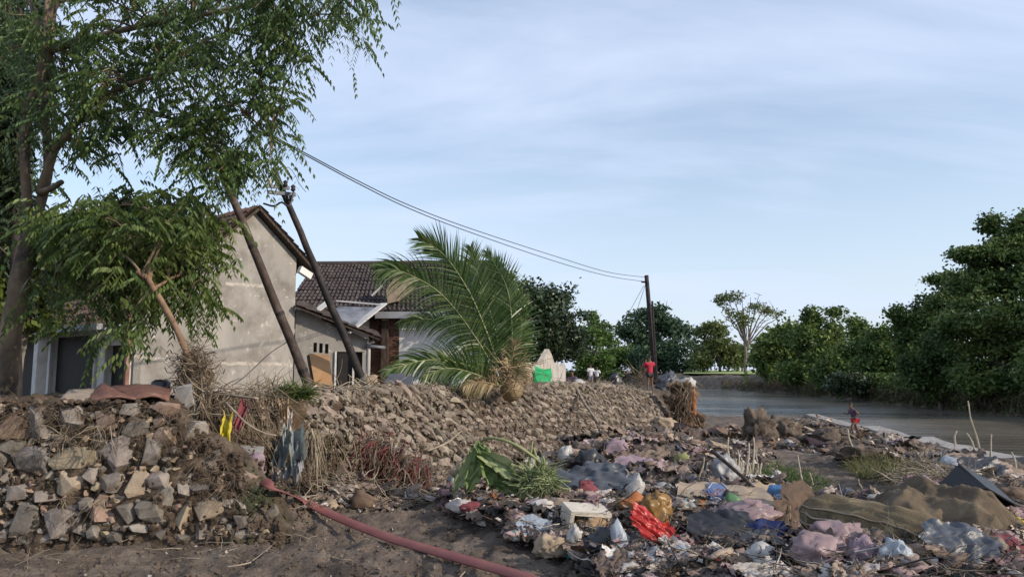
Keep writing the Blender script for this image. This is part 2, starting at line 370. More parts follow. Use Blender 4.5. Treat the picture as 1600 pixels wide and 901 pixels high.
t = wm.node_tree; b = [n for n in t.nodes if n.type == 'BSDF_PRINCIPLED'][0]; b.inputs['IOR'].default_value = 1.33; b.inputs['Specular IOR Level'].default_value = .5
gN = t.nodes.new('ShaderNodeNewGeometry'); last = None
for sc, stv, ds in ((.55, (.4, 1.6, 1), .30), (2.2, (.4, 1.8, 1), .10)):
    mpn = t.nodes.new('ShaderNodeMapping'); mpn.inputs['Scale'].default_value = stv; mpn.inputs['Rotation'].default_value = (0, 0, .35); t.links.new(gN.outputs['Position'], mpn.inputs[0])
    nn = t.nodes.new('ShaderNodeTexNoise'); nn.inputs['Scale'].default_value = sc; nn.inputs['Detail'].default_value = 4; nn.inputs['Distortion'].default_value = .6; t.links.new(mpn.outputs[0], nn.inputs['Vector'])
    bp = t.nodes.new('ShaderNodeBump'); bp.inputs['Strength'].default_value = .6; bp.inputs['Distance'].default_value = ds; t.links.new(nn.outputs[0], bp.inputs['Height'])
    if last: t.links.new(last.outputs[0], bp.inputs['Normal'])
    last = bp
t.links.new(last.outputs[0], b.inputs['Normal'])
mpn = t.nodes.new('ShaderNodeMapping'); mpn.inputs['Scale'].default_value = (.035, .16, 1); mpn.inputs['Rotation'].default_value = (0, 0, .35); t.links.new(gN.outputs['Position'], mpn.inputs[0])
nn = t.nodes.new('ShaderNodeTexNoise'); nn.inputs['Scale'].default_value = 1.0; nn.inputs['Detail'].default_value = 6; nn.inputs['Distortion'].default_value = 1.2; t.links.new(mpn.outputs[0], nn.inputs['Vector'])
rm = t.nodes.new('ShaderNodeMapRange'); rm.inputs[1].default_value = .40; rm.inputs[2].default_value = .60; rm.inputs[3].default_value = .05; rm.inputs[4].default_value = .25; t.links.new(nn.outputs[0], rm.inputs[0]); t.links.new(rm.outputs[0], b.inputs['Roughness'])
WZ = -1.30
mb = MB().add([(-200, 12, WZ), (400, 12, WZ), (400, 320, WZ), (-200, 320, WZ)], [(0, 1, 2, 3)])
o = mb.build('river_water', wm); o['kind'] = 'structure'
mb = MB().add([(-1500, -1500, -3.0), (1500, -1500, -3.0), (1500, 1500, -3.0), (-1500, 1500, -3.0)], [(0, 1, 2, 3)])
o = mb.build('river_bed', M['mud']); o['kind'] = 'structure'
FE = [(300, 150), (700, 150), (970, 146), (1090, 120), (1200, 98), (1300, 76), (1400, 63), (1500, 53.5), (1600, 46), (1800, 36), (2300, 25), (3200, 18)]
def far_edge(u):
    i = u*(len(FE)-1); k = min(int(i), len(FE)-2); f = i-k
    px = lerp(FE[k][0], FE[k+1][0], f); Y = lerp(FE[k][1], FE[k+1][1], f)
    return Vector(((px-800)/FPX*Y, Y, 0))
prof = [(1.0, -1.7), (1.004, -1.35), (1.02, -.9), (1.035, -.1), (1.05, .5), (1.07, .85), (1.12, .95), (1.35, 1.0), (2.2, 1.05), (5, 1.1), (9.5, 1.1)]
def fb(u, v):
    P = far_edge(u); i = v*(len(prof)-1)*.999; k = int(i); f = i-k
    s = lerp(prof[k][0], prof[k+1][0], f); z = lerp(prof[k][1], prof[k+1][1], f)
    n1 = noise.noise((P.x*.25, P.y*.25, v*2)); s += .012*n1*(1 if v < .5 else 0); z += .35*n1*(.2 < v < .75) + .12*noise.noise((P.x*1.3, P.y*.9, v*9))*(v < .6)
    return (P.x*s, P.y*s, z)
grid_mesh('far_bank', fb, 420, 40, M['farbank'], kind='structure')
def fld(u, v):
    px = lerp(1068, 1215, u); Y = lerp(134, 170, v) - 30*u
    p = at(px, 580, Y); return (p.x, p.y, (1.03 + .62*v if v < .95 else .8) + .04*noise.noise((p.x, p.y, 0)))
grid_mesh('grass_field', fld, 30, 8, M['field'], kind='structure')
# concrete kerb of the embankment
mb = MB(); pts = [(riverx(Y), Y) for Y in np.linspace(7, 42.5, 40)]
vs = []; fs = []
for i, (x, y) in enumerate(pts):
    zt = gz(x-.4, y, False)+.10+.03*noise.noise((y*.5, 0, 0)); w = .62+.1*noise.noise((y*.7, 5, 0))
    vs += [(x-w/2, y, zt-.5), (x-w/2, y, zt), (x+w/2, y, zt+.01), (x+w/2+.1, y, zt-.22), (x+w/2+.5, y, -2.0)]
    if i:
        b = (i-1)*5; fs += [(b+q, b+q+1, b+5+q+1, b+5+q) for q in range(4)]
kb = mb.add(vs, fs).build('concrete_embankment', M['concrete']); tag(kb, 'long pale concrete embankment kerb along the river edge', 'embankment')

# ---------------------------------------------------------------- stones
def chunk(seed, boxy=.75, n=15):
    r = random.Random(seed); bm = bmesh.new()
    for _ in range(n):
        v = Vector((r.uniform(-1, 1), r.uniform(-1, 1), r.uniform(-1, 1)))
        m = max(abs(v.x), abs(v.y), abs(v.z)); v = v/m*lerp(1/ (v/m).length, 1, boxy)*.5*r.uniform(.8, 1.05); bm.verts.new(v)
    res = bmesh.ops.convex_hull(bm, input=bm.verts)
    bmesh.ops.delete(bm, geom=[e for e in res['geom_interior'] if isinstance(e, bmesh.types.BMVert)], context='VERTS')
    me = bpy.data.meshes.new('stone'); bm.to_mesh(me); bm.free(); return me
CH = [chunk(i, .72+.25*(i % 3)/2, 22+i % 7) for i in range(14)]
CHN = [(np.array([v.co[:] for v in m.vertices]), [tuple(p.vertices) for p in m.polygons]) for m in CH]
def rotm(rx, ry, rz): return Matrix.Rotation(rz, 3, 'Z') @ Matrix.Rotation(ry, 3, 'Y') @ Matrix.Rotation(rx, 3, 'X')
_cm = {}
def put_stone(parent, P, size, R, mt, name='stone'):
    key = (random.randrange(len(CH)), mt.name)
    if key not in _cm:
        me = CH[key[0]].copy(); me.materials.append(mt); _cm[key] = me
    o = bpy.data.objects.new(name, _cm[key]); COL.objects.link(o)
    o.location = Vector(P) - WLOC[parent.name]; o.scale = size; o.rotation_euler = R.to_euler(); o.parent = parent
    return o
def add_chunk(mb, P, size, R, col=None):
    v, f = CHN[random.randrange(len(CHN))]
    Rn = np.array(R); w = (v*np.array(size)) @ Rn.T + np.array(P); mb.add([tuple(q) for q in w], f, col)

# near wall --------------------------------------------------
nw = thing('stone_wall', 'low rough wall of mortared river stones in front of the doorway, crumbling at its right end', 'wall', (-5, 7.3, 0))
def wtop(X): return float(np.interp(X, [-9, -3.45, -3.2, -2.98, -2.72, -2.5, -2.3, -2.15], [1.27, 1.27, 1.13, .93, .80, .55, .30, .1]))
def nwf(u, v):
    X = lerp(-9.0, -2.12, u); zt = wtop(X) + .03*noise.noise((X*3, 0, 0))
    if v < .72: z = -.15 + (zt+.15)*v/.72; Y = 7.05 + .12*z
    elif v < .78: z = zt; Y = 7.05+.12*zt + (v-.72)/.06*.1
    else: z = zt + .03; Y = 7.3 + (v-.78)/.22*lerp(1.3, .12, sstep(-3.75, -3.2, X))
    Y += -.07*noise.noise((X*3.5, z*4, 0)) - .05*noise.noise((X*9, z*9, 3)) - .03*noise.noise((X*20, z*20, 5))
    if v >= .72: z += .05*noise.noise((X*5, Y*5, 1)) + .03*noise.noise((X*14, Y*14, 1))
    if X > -3.3: Y += (X+3.3)*.35*max(0, z+.15)
    return (X, Y, z)
o = grid_mesh('mortar', nwf, 330, 90, M['mortar'], nw, smooth=True)
hero = [(65,200,120,95,2),(205,185,150,135,0),(350,175,110,120,0),(500,175,90,95,2),(645,200,100,80,0),(890,240,95,110,0),(15,340,60,80,0),(165,345,160,115,0),
 (355,340,185,85,1),(560,320,160,140,0),(710,320,70,120,0),(995,360,110,110,0),(345,460,105,100,1),(535,460,100,75,0),(650,465,95,100,1),(750,445,90,80,0),
 (870,500,60,90,0),(945,490,90,60,0),(785,520,60,80,0),(125,625,110,120,0),(280,650,140,130,0),(595,600,85,80,0),(710,590,120,90,0),(970,590,130,90,1),
 (855,640,60,130,1),(1150,560,80,80,0),(1075,560,60,90,0),(450,690,50,60,0),(550,710,60,50,0),(60,300,110,60,0),(780,235,90,80,2),(480,600,90,80,2),(410,560,60,60,0),
 (220,520,110,60,0),(90,500,80,60,0),(1045,470,80,60,2),(1130,640,80,50,0),(660,680,90,50,0),(760,700,60,45,0),(30,440,60,50,0),(430,430,60,60,0),(620,120,90,50,0),(760,110,80,45,2)]
occ = []
def wall_pt(px, py):
    p = at(px, py, 7.05); z = p.z; Y = 7.05+.12*z
    if p.x > -3.3: Y += (p.x+3.3)*.35*max(0, z+.15)
    return at(px, py, Y)
for cx, cy, w, h, c in hero:
    px, py = cx*.334, 600+cy*.334; P = wall_pt(px, py); s = 7.1/FPX*.334*1.12
    P.y += .045
    put_stone(nw, P, (w*s*1.12, .26, h*s*1.12), rotm(random.uniform(-.12, .12), random.uniform(-.25, .25), random.uniform(-.15, .15)), M[('stone', 'stone_tan', 'stone_pink')[c]])
    occ.append((px, py, max(w, h)*.334*.5, min(w,h)*.334*.5))
cnt = 0
for _ in range(5000):
    px = random.uniform(-150, 430); py = random.uniform(636, 842); P = wall_pt(px, py)
    if P.z > wtop(P.x)-.05: continue
    r = random.choice([10, 13, 16]) if cnt < 30 else random.choice([5, 6, 8, 9])
    if any((px-a)**2+(py-b)**2 < (r*.8+c*.9)**2 for a, b, c, d in occ): continue
    occ.append((px, py, r, r)); s = 7.1/FPX
    P.y += .045
    put_stone(nw, P, (r*2.1*s*random.uniform(.9, 1.3), .2, r*2*s*random.uniform(.7, 1)), rotm(random.uniform(-.3, .3), random.uniform(-.5, .5), random.uniform(-.3, .3)), random.choice([M['stone'], M['stone'], M['stone'], M['stone_pink'], M['stone_tan']]))
    cnt += 1
    if cnt >= 215: break
mb = MB()
for _ in range(2600):
    X = random.uniform(-7.5, -2.15); zt = wtop(X); z = random.uniform(0, zt)
    r = random.choice([.015, .02, .03, .045])
    if random.random() < .35: P = (X, 7.1+random.random()*1.0, zt+.03)
    else:
        Y = 7.03+.12*z
        if X > -3.3: Y += (X+3.3)*.35*max(0, z+.15)
        P = (X, Y+random.uniform(-.03, .02), z)
    add_chunk(mb, P, (r*random.uniform(1, 1.8), r*1.2, r), rotm(random.random()*3, random.random()*3, 0))
o = mb.build('rubble', M['mortar'], nw); o['kind'] = 'stuff'

# riprap wall --------------------------------------------------
rw = thing('riprap_wall', 'long sloping wall of packed tan stones running back to the river', 'wall', (-1.0, 14.5, 0))
def wpt(s, t):
    k = s*(len(WALLTOP)-1); i = min(int(k), len(WALLTOP)-2); f = k-i
    # smooth
    T = Vector(WALLTOP[i]).lerp(Vector(WALLTOP[i+1]), f)
    bx = lerp(WALLBASE[i][0], WALLBASE[i+1][0], f); by = lerp(WALLBASE[i][1], WALLBASE[i+1][1], f)
    B = Vector((bx, by, gz(bx, by, False)-.12))
    if t <= 1:
        p = B.lerp(T, t)
        if s < .24 and t < .55: p += Vector((-.35, .55, 0))*min(1, (.55-t)/.3)*min(1, (.24-s)/.06)
        return p
    return T + Vector((-.87, .3, .0))*(t-1)*1.4 + Vector((0, 0, .04*(t-1)))
def rwf(u, v):
    p = wpt(u, v*1.5); n = .07*noise.noise(p*3.2) + .04*noise.noise(p*9); return (p.x-n*.5-.03, p.y+n, p.z+n*.6)
grid_mesh('mortar', rwf, 420, 40, M['mortar'], rw)
ln = [0.0]
for i in range(400): ln.append(ln[-1] + (wpt((i+1)/400, .8)-wpt(i/400, .8)).length)
ln = np.array(ln); TL = ln[-1]
items = []
rows = 13
for r in range(rows):
    t = .04 + r*1.42/rows; x = random.uniform(0, .3)
    while x < TL:
        s = float(np.interp(x, ln, np.linspace(0, 1, 401))); dist = wpt(s, .8).y
        w = random.uniform(.13, .30) * (1.45 if s < .42 and random.random() < .5 else 1); h = random.uniform(.13, .21)*(w/.26)**.4
        tt = t + random.uniform(-.035, .035)
        if not (s < .2 and tt < .52): items.append((s, tt, w, h))
        x += w*.80
items.sort(key=lambda q: wpt(q[0], q[1]).y)
mb = MB()
for k, (s, t, w, h) in enumerate(items):
    p = wpt(s, t); a = wpt(min(1, s+.004), t)-wpt(max(0, s-.004), t); a.normalize()
    up = (wpt(s, min(1, t+.05))-wpt(s, min(1, t+.05)-.1)) if t < 1 else Vector((-.9, .3, .15)); up.normalize(); n = a.cross(up).normalized(); up = n.cross(a)
    R = Matrix((a, -n, up)).transposed()  # local x along wall, y into wall, z up slope
    R = R @ rotm(random.uniform(-.25, .25), random.gauss(.42, .22), random.uniform(-.2, .2))
    P = p + n*random.uniform(-.065, .02)
    size = (w*1.1, random.uniform(.11, .18), h*.70)
    if k < 300: put_stone(rw, P, size, R, M['riprap'])
    else: add_chunk(mb, P, size, R)
for _ in range(3500):
    s = random.random()**1.3; t = random.uniform(.05, 1.35); p = wpt(s, t); r = random.uniform(.02, .055)
    add_chunk(mb, p+Vector((.03, -.02, .02)), (r*1.6, r, r), rotm(random.random()*3, random.random()*3, 0))
o = mb.build('packed_stones', M['riprap'], rw); o['kind'] = 'stuff'

# earth bank between the two walls -----------------------------
def ebf(u, v):
    A = Vector((-3.75, 7.9, 0)).lerp(Vector((-2.72, 9.7, 0)), u); z = lerp(-.1, 1.22, min(1, v/.7))
    q = max(0, v-.7)/.3; out = Vector((.85, -.5, 0))
    p = A - Vector((.8, -.1, 0))*q*1.2; p.z = z; n = .22*noise.noise(p*2.5) + .12*noise.noise(p*6) + .05*noise.noise(p*15)
    p += out*n; 
    if v < .45: p -= out*.6*(1-v/.45)
    if v > .7: p.z += n*.4
    return p
o = grid_mesh('earth_bank', ebf, 70, 60, M['soil'], kind='structure')

# ---------------------------------------------------------------- strands (roots, straw, grass)
def strands(n, origin_fn, dir_fn, lmin, lmax, r, name, mt, parent=None, seg=4, curl=.25, grav=0.0, sides=3):
    """curved thin strands joined in one mesh"""
    nv = (seg+1)*sides; V = np.zeros((n*nv, 3)); ang = np.arange(sides)*2*PI/sides
    for i in range(n):
        p = Vector(origin_fn()); d = Vector(dir_fn(p)).normalized(); l = random.uniform(lmin, lmax); st = l/seg
        x = d.cross(Vector((.3, .2, 1)));
        if x.length < .05: x = Vector((1, 0, 0))
        x.normalize(); y = d.cross(x); rr = r*random.uniform(.5, 1.5)
        for s in range(seg+1):
            q = rr*(1-.7*s/seg)
            for j in range(sides): V[i*nv+s*sides+j] = p + x*(math.cos(ang[j])*q) + y*(math.sin(ang[j])*q)
            p = p + d*st; d = (d + Vector((random.uniform(-1, 1), random.uniform(-1, 1), random.uniform(-1, 1)))*curl + Vector((0, 0, -grav))).normalized()
    base = np.arange(n)[:, None, None, None]*nv; ss = np.arange(seg)[None, :, None, None]*sides; jj = np.arange(sides)[None, None, :, None]
    q = np.concatenate([ss+jj, ss+(jj+1) % sides, ss+sides+(jj+1) % sides, ss+sides+jj], 3)
    F = (base + q).reshape(-1, 4)
    return link_mesh(name, fast_mesh(V, F), mt, parent)
def rnd3(a, b): return Vector([random.uniform(a[i], b[i]) for i in range(3)])

# ---------------------------------------------------------------- foliage
def leaf_quads(C, size, aspect=.45, droop=.3):
    """randomly turned pointed leaves around centres C (n,3)"""
    n = len(C); a = rng.uniform(0, 2*PI, n); el = rng.normal(-droop, .5, n)
    d = np.stack([np.cos(a)*np.cos(el), np.sin(a)*np.cos(el), np.sin(el)], 1)
    r = rng.normal(size=(n, 3)); w = np.cross(d, r); w /= np.linalg.norm(w, axis=1, keepdims=True)+1e-9
    s = (size*rng.uniform(.45, 1.5, n))[:, None]
    V = np.stack([C-d*s*.5, C+w*s*aspect*.5-d*s*.05, C+d*s*.5, C-w*s*aspect*.5-d*s*.05], 1).reshape(-1, 3)
    F = np.arange(4*n).reshape(n, 4); return V, F
def far_tree(name, label, group, mt, Y, blobs, n, leaf, base, trunk_r=.2, cr=.5, depth=1.0, per=16, shell=.55, bark='bark_far', aspect=.6, limbs=True, droop=.3, cat='tree', zbase=None):
    """blobs in photo pixels (cx, cy, rx, ry[, Yoffset]) at distance Y; crown made of leaf clumps, with trunk and limbs"""
    bp_ = at(base[0], base[1], Y); gzb = zbase if zbase is not None else bp_.z
    root = thing(name, label, cat, (bp_.x, Y, gzb), group)
    k = Y/FPX; W = np.array([b[2]*b[3] for b in blobs], float); W /= W.sum(); cs = []
    mb = MB(); cents = []
    for b in blobs:
        c = at(b[0], b[1], Y + (b[4] if len(b) > 4 else 0)); cents.append(c)
    for i, c in enumerate(cents):
        nn = max(3, int(n*1.5*W[i])); rx, rz = blobs[i][2]*k, blobs[i][3]*k; ry = min(rx, 3.5)*depth
        d = rng.normal(size=(nn, 3)); d /= np.linalg.norm(d, axis=1, keepdims=True)
        r = rng.uniform(shell, 1.05, nn)[:, None]**.8
        cs.append(np.array(c) + d*r*np.array([rx, ry, rz]))
        nt_ = max(2, nn//28)
        for _ in range(nt_):   # ragged shoots reaching out of the crown
            dd = rng.normal(size=3); dd[2] = abs(dd[2])*.9; dd /= np.linalg.norm(dd); ts = np.linspace(.95, rng.uniform(1.15, 1.45), 5)[:, None]
            cs.append(np.array(c) + dd*ts*np.array([rx, ry, rz]) - np.array([0, 0, 1])*(ts-.95)**2*rz*.6 + rng.normal(size=(5, 3))*cr*.3)
    cs = np.concatenate(cs)
    keep = np.array([noise.noise(Vector(c)*(.36/max(cr, .2))) > -.04 for c in cs]); cs = cs[keep]
    C = np.repeat(cs, per, 0) + rng.normal(size=(len(cs)*per, 3))*np.array([cr, cr, cr*.6])*.62
    V, F = leaf_quads(C, leaf, aspect, droop)
    link_mesh('crown', fast_mesh(V, F), mt, root)
    P0 = Vector((bp_.x, Y, gzb-.3)); top = sum(cents, Vector())/len(cents)
    tr = curve([P0, P0.lerp(top, .4)+Vector((.1, 0, 0))*trunk_r*5, top], 10, .1)
    mb.tube(tr, [trunk_r*(1-.6*i/10) for i in range(11)], 7)
    if limbs:
        for c in cents:
            for q in range(2):
                e = c + rnd3((-.6, -.6, -.3), (.6, .6, .8))*blobs[0][2]*k*.5; s = tr[random.randint(4, 8)]
                mb.tube(curve([s, s.lerp(e, .5)+Vector((0, 0, .1)), e], 6, .1), [trunk_r*.45*(1-.8*i/6) for i in range(7)], 5)
    mb.build('trunk', M[bark], root, smooth=True)
    return root

# near compound-leaved trees
def near_crown(root, limbs, blobs, nclus, per, mt, seed, twr=.010, lf=(.075, .11), spread=.30, mats2=None):
    r = random.Random(seed); tw = MB(); V = []; V2 = []
    W = [b[2]*b[3]*(b[5] if len(b) > 5 else 1) for b in blobs]
    lp = [p for l in limbs for p in l]
    for c in range(nclus):
        b = r.choices(blobs, W)[0]; a = r.random()*2*PI; q = math.sqrt(r.random())
        Yc = b[4] + r.uniform(-1.0, 1.0); P = at(b[0]+b[2]*q*math.cos(a), b[1]+b[3]*q*math.sin(a), Yc)
        near = min(lp, key=lambda s: (s-P).length + r.uniform(0, .5)); e = P + Vector((0, 0, .05))
        path = curve([near, near.lerp(e, .55)+Vector((0, 0, .12)), e], 7, .04)
        tw.tube(path, [twr*(1.6-1.2*i/7) for i in range(8)], 4, cap=False)
        od = (P-near).normalized() if (P-near).length > .05 else Vector((0, 0, 1))
        target = V2 if (mats2 and r.random() < .45) else V
        for k in range(per):
            s = path[r.randint(3, 7)] + Vector((r.gauss(0, 1), r.gauss(0, 1), r.gauss(0, .8)))*spread*.55
            d = (od*.6 + Vector((r.gauss(0, .8), r.gauss(0, .8), r.gauss(-.15, .5)))).normalized()
            Ln = r.uniform(.18, .34); npair = r.randint(5, 8); side = d.cross(Vector((0, 0, 1)));
            if side.length < .1: continue
            side.normalize()
            for j in range(npair):
                t = (j+1)/npair; p = s + d*(Ln*t) + Vector((0, 0, -Ln*.55*t*t))
                dd = (d + Vector((0, 0, -1.1*t))).normalized()
                for sg in (-1, 1):
                    ll = r.uniform(*lf)*(1-.25*abs(t-.5)); u = (side*sg*.75 + dd*.45 + Vector((0, 0, -.55-r.random()*.5))).normalized()
                    w = u.cross(side*sg+dd*r.uniform(-.6, .6)+Vector((0, 0, r.uniform(-.5, .5)))); 
                    if w.length < .01: continue
                    w = w.normalized()*ll*.16
                    m_ = p + u*ll*.42; target += [p, m_+w, p+u*ll, m_-w]
    tw.build('twigs', M['bark'], root)
    link_mesh('crown', fast_mesh(np.array([tuple(v) for v in V]), np.arange(len(V)).reshape(-1, 4)), mt, root)
    if V2: link_mesh('crown', fast_mesh(np.array([tuple(v) for v in V2]), np.arange(len(V2)).reshape(-1, 4)), mats2, root)
def limb(mb, pts, r0, r1, n=10, wob=.02):
    c = curve([at(*p) for p in pts], 4*len(pts), wob); m = len(c)-1
    mb.tube(c, [lerp(r0, r1, (i/m)**.8)*(1+.10*noise.noise(c[i]*6)) for i in range(m+1)], n); return c
t1 = thing('leafy_tree', 'tall fork-trunked tree with fine drooping leaves behind the stone wall at left', 'tree', tuple(at(5, 640, 9.2)))
mb = MB(); Ls = []
limb(mb, [(2, 660, 9.2), (8, 600, 9.2), (16, 540, 9.2), (30, 440, 9.2), (46, 375, 9.2), (52, 340, 9.2)], .135, .105, 14)
Ls.append(limb(mb, [(48, 372, 9.2), (44, 320, 9.15), (38, 250, 9.1), (46, 180, 9.1), (60, 120, 9.0), (72, 50, 9), (80, -60, 9)], .068, .04))
Ls.append(limb(mb, [(54, 368, 9.2), (64, 320, 9.25), (76, 250, 9.3), (70, 180, 9.3), (76, 90, 9.4), (84, 10, 9.4), (92, -80, 9.4)], .068, .04))
Ls.append(limb(mb, [(64, 300, 9.2), (84, 240, 9.1), (106, 212, 9.0), (158, 152, 8.8), (240, 120, 8.6), (330, 96, 8.4)], .065, .018))
mbs = limb(mb, [(62, 300, 9.2), (80, 294, 9.0), (95, 285, 8.9)], .045, .033)
Ls.append(limb(mb, [(78, 80, 9.4), (180, 50, 9), (330, 20, 8.6), (470, -10, 8.3), (590, -25, 8.1)], .05, .012))
Ls.append(limb(mb, [(240, 120, 8.6), (330, 60, 8.8), (430, 30, 8.8), (540, 22, 8.6)], .022, .008))
Ls.append(limb(mb, [(125, 190, 9.0), (220, 170, 9.2), (310, 210, 9.1), (370, 260, 8.9)], .035, .010))
Ls.append(limb(mb, [(310, 210, 9.1), (380, 180, 8.9), (430, 220, 8.7)], .015, .006))
Ls.append(limb(mb, [(72, 40, 9), (140, -60, 9), (300, -130, 9)], .035, .01)); Ls.append(limb(mb, [(70, 60, 9), (30, -20, 9.2), (-60, -80, 9.5)], .035, .01))
mb.build('trunk', M['bark'], t1, smooth=True)
blobs = [(150, 50, 160, 80, 9, 1.1), (330, 55, 120, 75, 8.8, 1.5), (470, 25, 85, 48, 8.5, 1.25), (556, 40, 36, 38, 8.3, 1.0), (230, 165, 110, 75, 9, 1.2), (350, 190, 80, 105, 8.9, 1.5),
         (60, 120, 60, 80, 9.5, .7), (300, -70, 220, 60, 8.8, .6), (420, 110, 50, 55, 8.7, 1.7), (265, 265, 65, 46, 8.8, 1.1), (390, 235, 42, 48, 8.6, 1.3), (440, 225, 20, 30, 8.5, 1.3),
         (150, 225, 70, 45, 9.2, .9), (500, 95, 40, 18, 8.4, 1.0), (-40, 40, 60, 110, 9.5, .8)]
near_crown(t1, Ls[2:], blobs, 185, 15, M['leaf_tree'], 5, mats2=M['leaf_cool'])
t2 = thing('leaning_tree', 'small tree with a broken brown stem leaning left before the grey gable', 'tree', tuple(at(303, 600, 8.4)))
mb = MB(); L2 = []
c = limb(mb, [(304, 590, 7.9), (296, 558, 7.9), (275, 515, 7.85), (250, 468, 7.8), (229, 432, 7.8)], .036, .030, 10)
L2.append(limb(mb, [(232, 436, 7.8), (236, 395, 8.2), (262, 350, 8.5), (330, 332, 8.5)], .035, .012)); L2.append(limb(mb, [(229, 434, 7.8), (214, 424, 7.7)], .03, .024))
L2.append(limb(mb, [(236, 395, 8.5), (180, 360, 8.6), (120, 380, 8.7), (90, 420, 8.8)], .02, .008)); L2.append(limb(mb, [(240, 450, 7.8), (280, 430, 8.4), (320, 440, 8.6)], .02, .008))
L2.append(limb(mb, [(262, 350, 8.5), (210, 320, 8.6), (150, 330, 8.7)], .02, .008))
mb.build('trunk', M['snag'], t2, smooth=True)
near_crown(t2, L2, [(225, 372, 125, 52, 8.7), (300, 368, 42, 46, 8.5), (150, 430, 65, 50, 8.8), (270, 452, 60, 40, 9.1), (190, 470, 34, 55, 8.9, .8), (310, 435, 34, 50, 9.0, 1.1), (190, 535, 12, 14, 8.4, 1), (120, 370, 60, 45, 8.8), (60, 480, 50, 30, 9.3, .7), (225, 338, 95, 24, 8.7, 1.2)],
           100, 16, M['leaf_low'], 9, lf=(.085, .125), mats2=M['leaf_tree'])
# dark companion tree at the frame's left edge
t3 = thing('dark_tree', 'dark dense tree behind the forked trunk at the left edge', 'tree', tuple(at(20, 620, 12.5)))
mb = MB(); l3 = limb(mb, [(24, 660, 12.5), (26, 480, 12.5), (24, 300, 12.5), (29, 120, 12.5), (32, -60, 12.5)], .09, .07)
mb.build('trunk', M['pole_dark'], t3, smooth=True)
near_crown(t3, [l3], [(-10, 180, 50, 110, 13, 1.5), (10, 40, 60, 70, 13, 1), (-60, 330, 60, 60, 13, 1)], 80, 34, M['leaf_dark'], 12, lf=(.12, .17), spread=.5)
far_tree('garden_tree', 'yellow-green bushy tree beside the doorway at far left', None, M['leaf_bush'], 16.5, [(20, 400, 70, 75), (60, 330, 42, 40), (30, 480, 60, 45), (80, 430, 40, 50), (-60, 400, 70, 110)], 900, .16, (20, 640), .12, .3, .7, zbase=.7)

# ---------------------------------------------------------------- buildings
def wallbuild(mb, A, B, z0, z1, openings=(), th=.18):
    """upright wall from A to B (xy) with rectangular openings (s0,s1,z0,z1) in metres along it; built of butted blocks"""
    A = Vector((A[0], A[1], 0)); B = Vector((B[0], B[1], 0)); d = (B-A); Ln = d.length; d.normalize(); n = Vector((d.y, -d.x, 0))
    R = Matrix((d, -n, Vector((0, 0, 1)))).transposed()
    xs = sorted({0, Ln, *[o[0] for o in openings], *[o[1] for o in openings]})
    for a, b in zip(xs[:-1], xs[1:]):
        if b-a < 1e-4: continue
        m = (a+b)/2; cuts = [(o[2], o[3]) for o in openings if o[0] < m < o[1]]; cuts.sort(); z = z0
        for c0, c1 in cuts + [(z1, z1)]:
            if c0 - z > 1e-3:
                mb.box(A + d*m - n*(th/2) + Vector((0, 0, (z+c0)/2)), (b-a, th, c0-z), R)
            z = c1
    return A, d, n, Ln, R
def opening_px(A, d, n, boxes):
    o = []
    for x0, x1, ya, yb in boxes:
        p = hitplane(x0, ya, A, n); q = hitplane(x1, yb, A, n); zz_ = sorted((p.z, q.z)); ss = sorted(((p-A).dot(d), (q-A).dot(d)))
        o.append((ss[0], ss[1], zz_[0], zz_[1]))
    return o
# house one --------------------------------------------------
G0 = at(207, 600, 20); G1 = at(457, 600, 24); G0.z = G1.z = 0
gd = (G1-G0).normalized(); gn = Vector((gd.y, -gd.x, 0)); fd = Vector((-gn.x, -gn.y, 0)); gL = (G1-G0).length
h1 = thing('plastered_house', 'grey unpainted plaster house with a tall gable wall and dark doorways behind the trees', 'house', (G0.x, G0.y, .5))
ze = hitplane(205, 480, G0, gn).z; zr = hitplane(457, 403, G0, gn).z; ap = hitplane(398, 331, G0, gn)
sa = (ap-G0).dot(gd); za_ = ap.z
def P1(s, z, off=0): return G0 + gd*s + gn*off + Vector((0, 0, z))
mb = MB(); poly = [(0, .2), (gL, .2), (gL, zr), (sa, za_), (0, ze)]
f = [P1(s, z) for s, z in poly]; bk = [P1(s, z, -.2) for s, z in poly]; m = len(f)
mb.add(f+bk, [tuple(range(m)), tuple(range(2*m-1, m-1, -1))] + [(i, i+m, (i+1) % m + m, (i+1) % m) for i in range(m)])
mb.build('gable_wall', M['plaster'], h1)
mb = MB()   # rough mortar bands left on the plaster
for y0, y1, x0, x1 in ((556, 567, 209, 300), (567, 569, 345, 452), (443, 447, 352, 415)):
    mb = MB()
    a = hitplane(x0, y0, G0, gn); b_ = hitplane(x1, y1, G0, gn); m = 26; top = []; bot = []
    for i in range(m+1):
        p = a.lerp(b_, i/m); top.append(p + Vector((0, 0, .05+.06*noise.noise((i*.7, y0, 0)))) + gn*.004); bot.append(p - Vector((0, 0, .05+.06*noise.noise((i*.6, y0, 9)))) + gn*.004)
    mb.add(top+bot, [(i, i+m+1, i+m+2, i+1) for i in range(m)])
    mb.build('mortar_band', M['plaster_band'], h1)
A = Vector((G0.x, G0.y, 0)); fL = 13.0; FB = A + fd*fL
fn = Vector((-gd.x, -gd.y, 0))
ops = opening_px(A, fd, fn, [(85, 146, 527, 640), (170, 200, 540, 640), (12, 60, 530, 640)])
ops = [(a, b, .3, d) for a, b, c, d in ops]
mb = MB(); R1 = None
AA, dd_, nn_, LL, R1 = wallbuild(mb, (FB.x, FB.y), (A.x, A.y), .2, ze, [(fL-b, fL-a, c, d) for a, b, c, d in ops], .2)
mb.build('front_wall', M['white_wall'], h1)
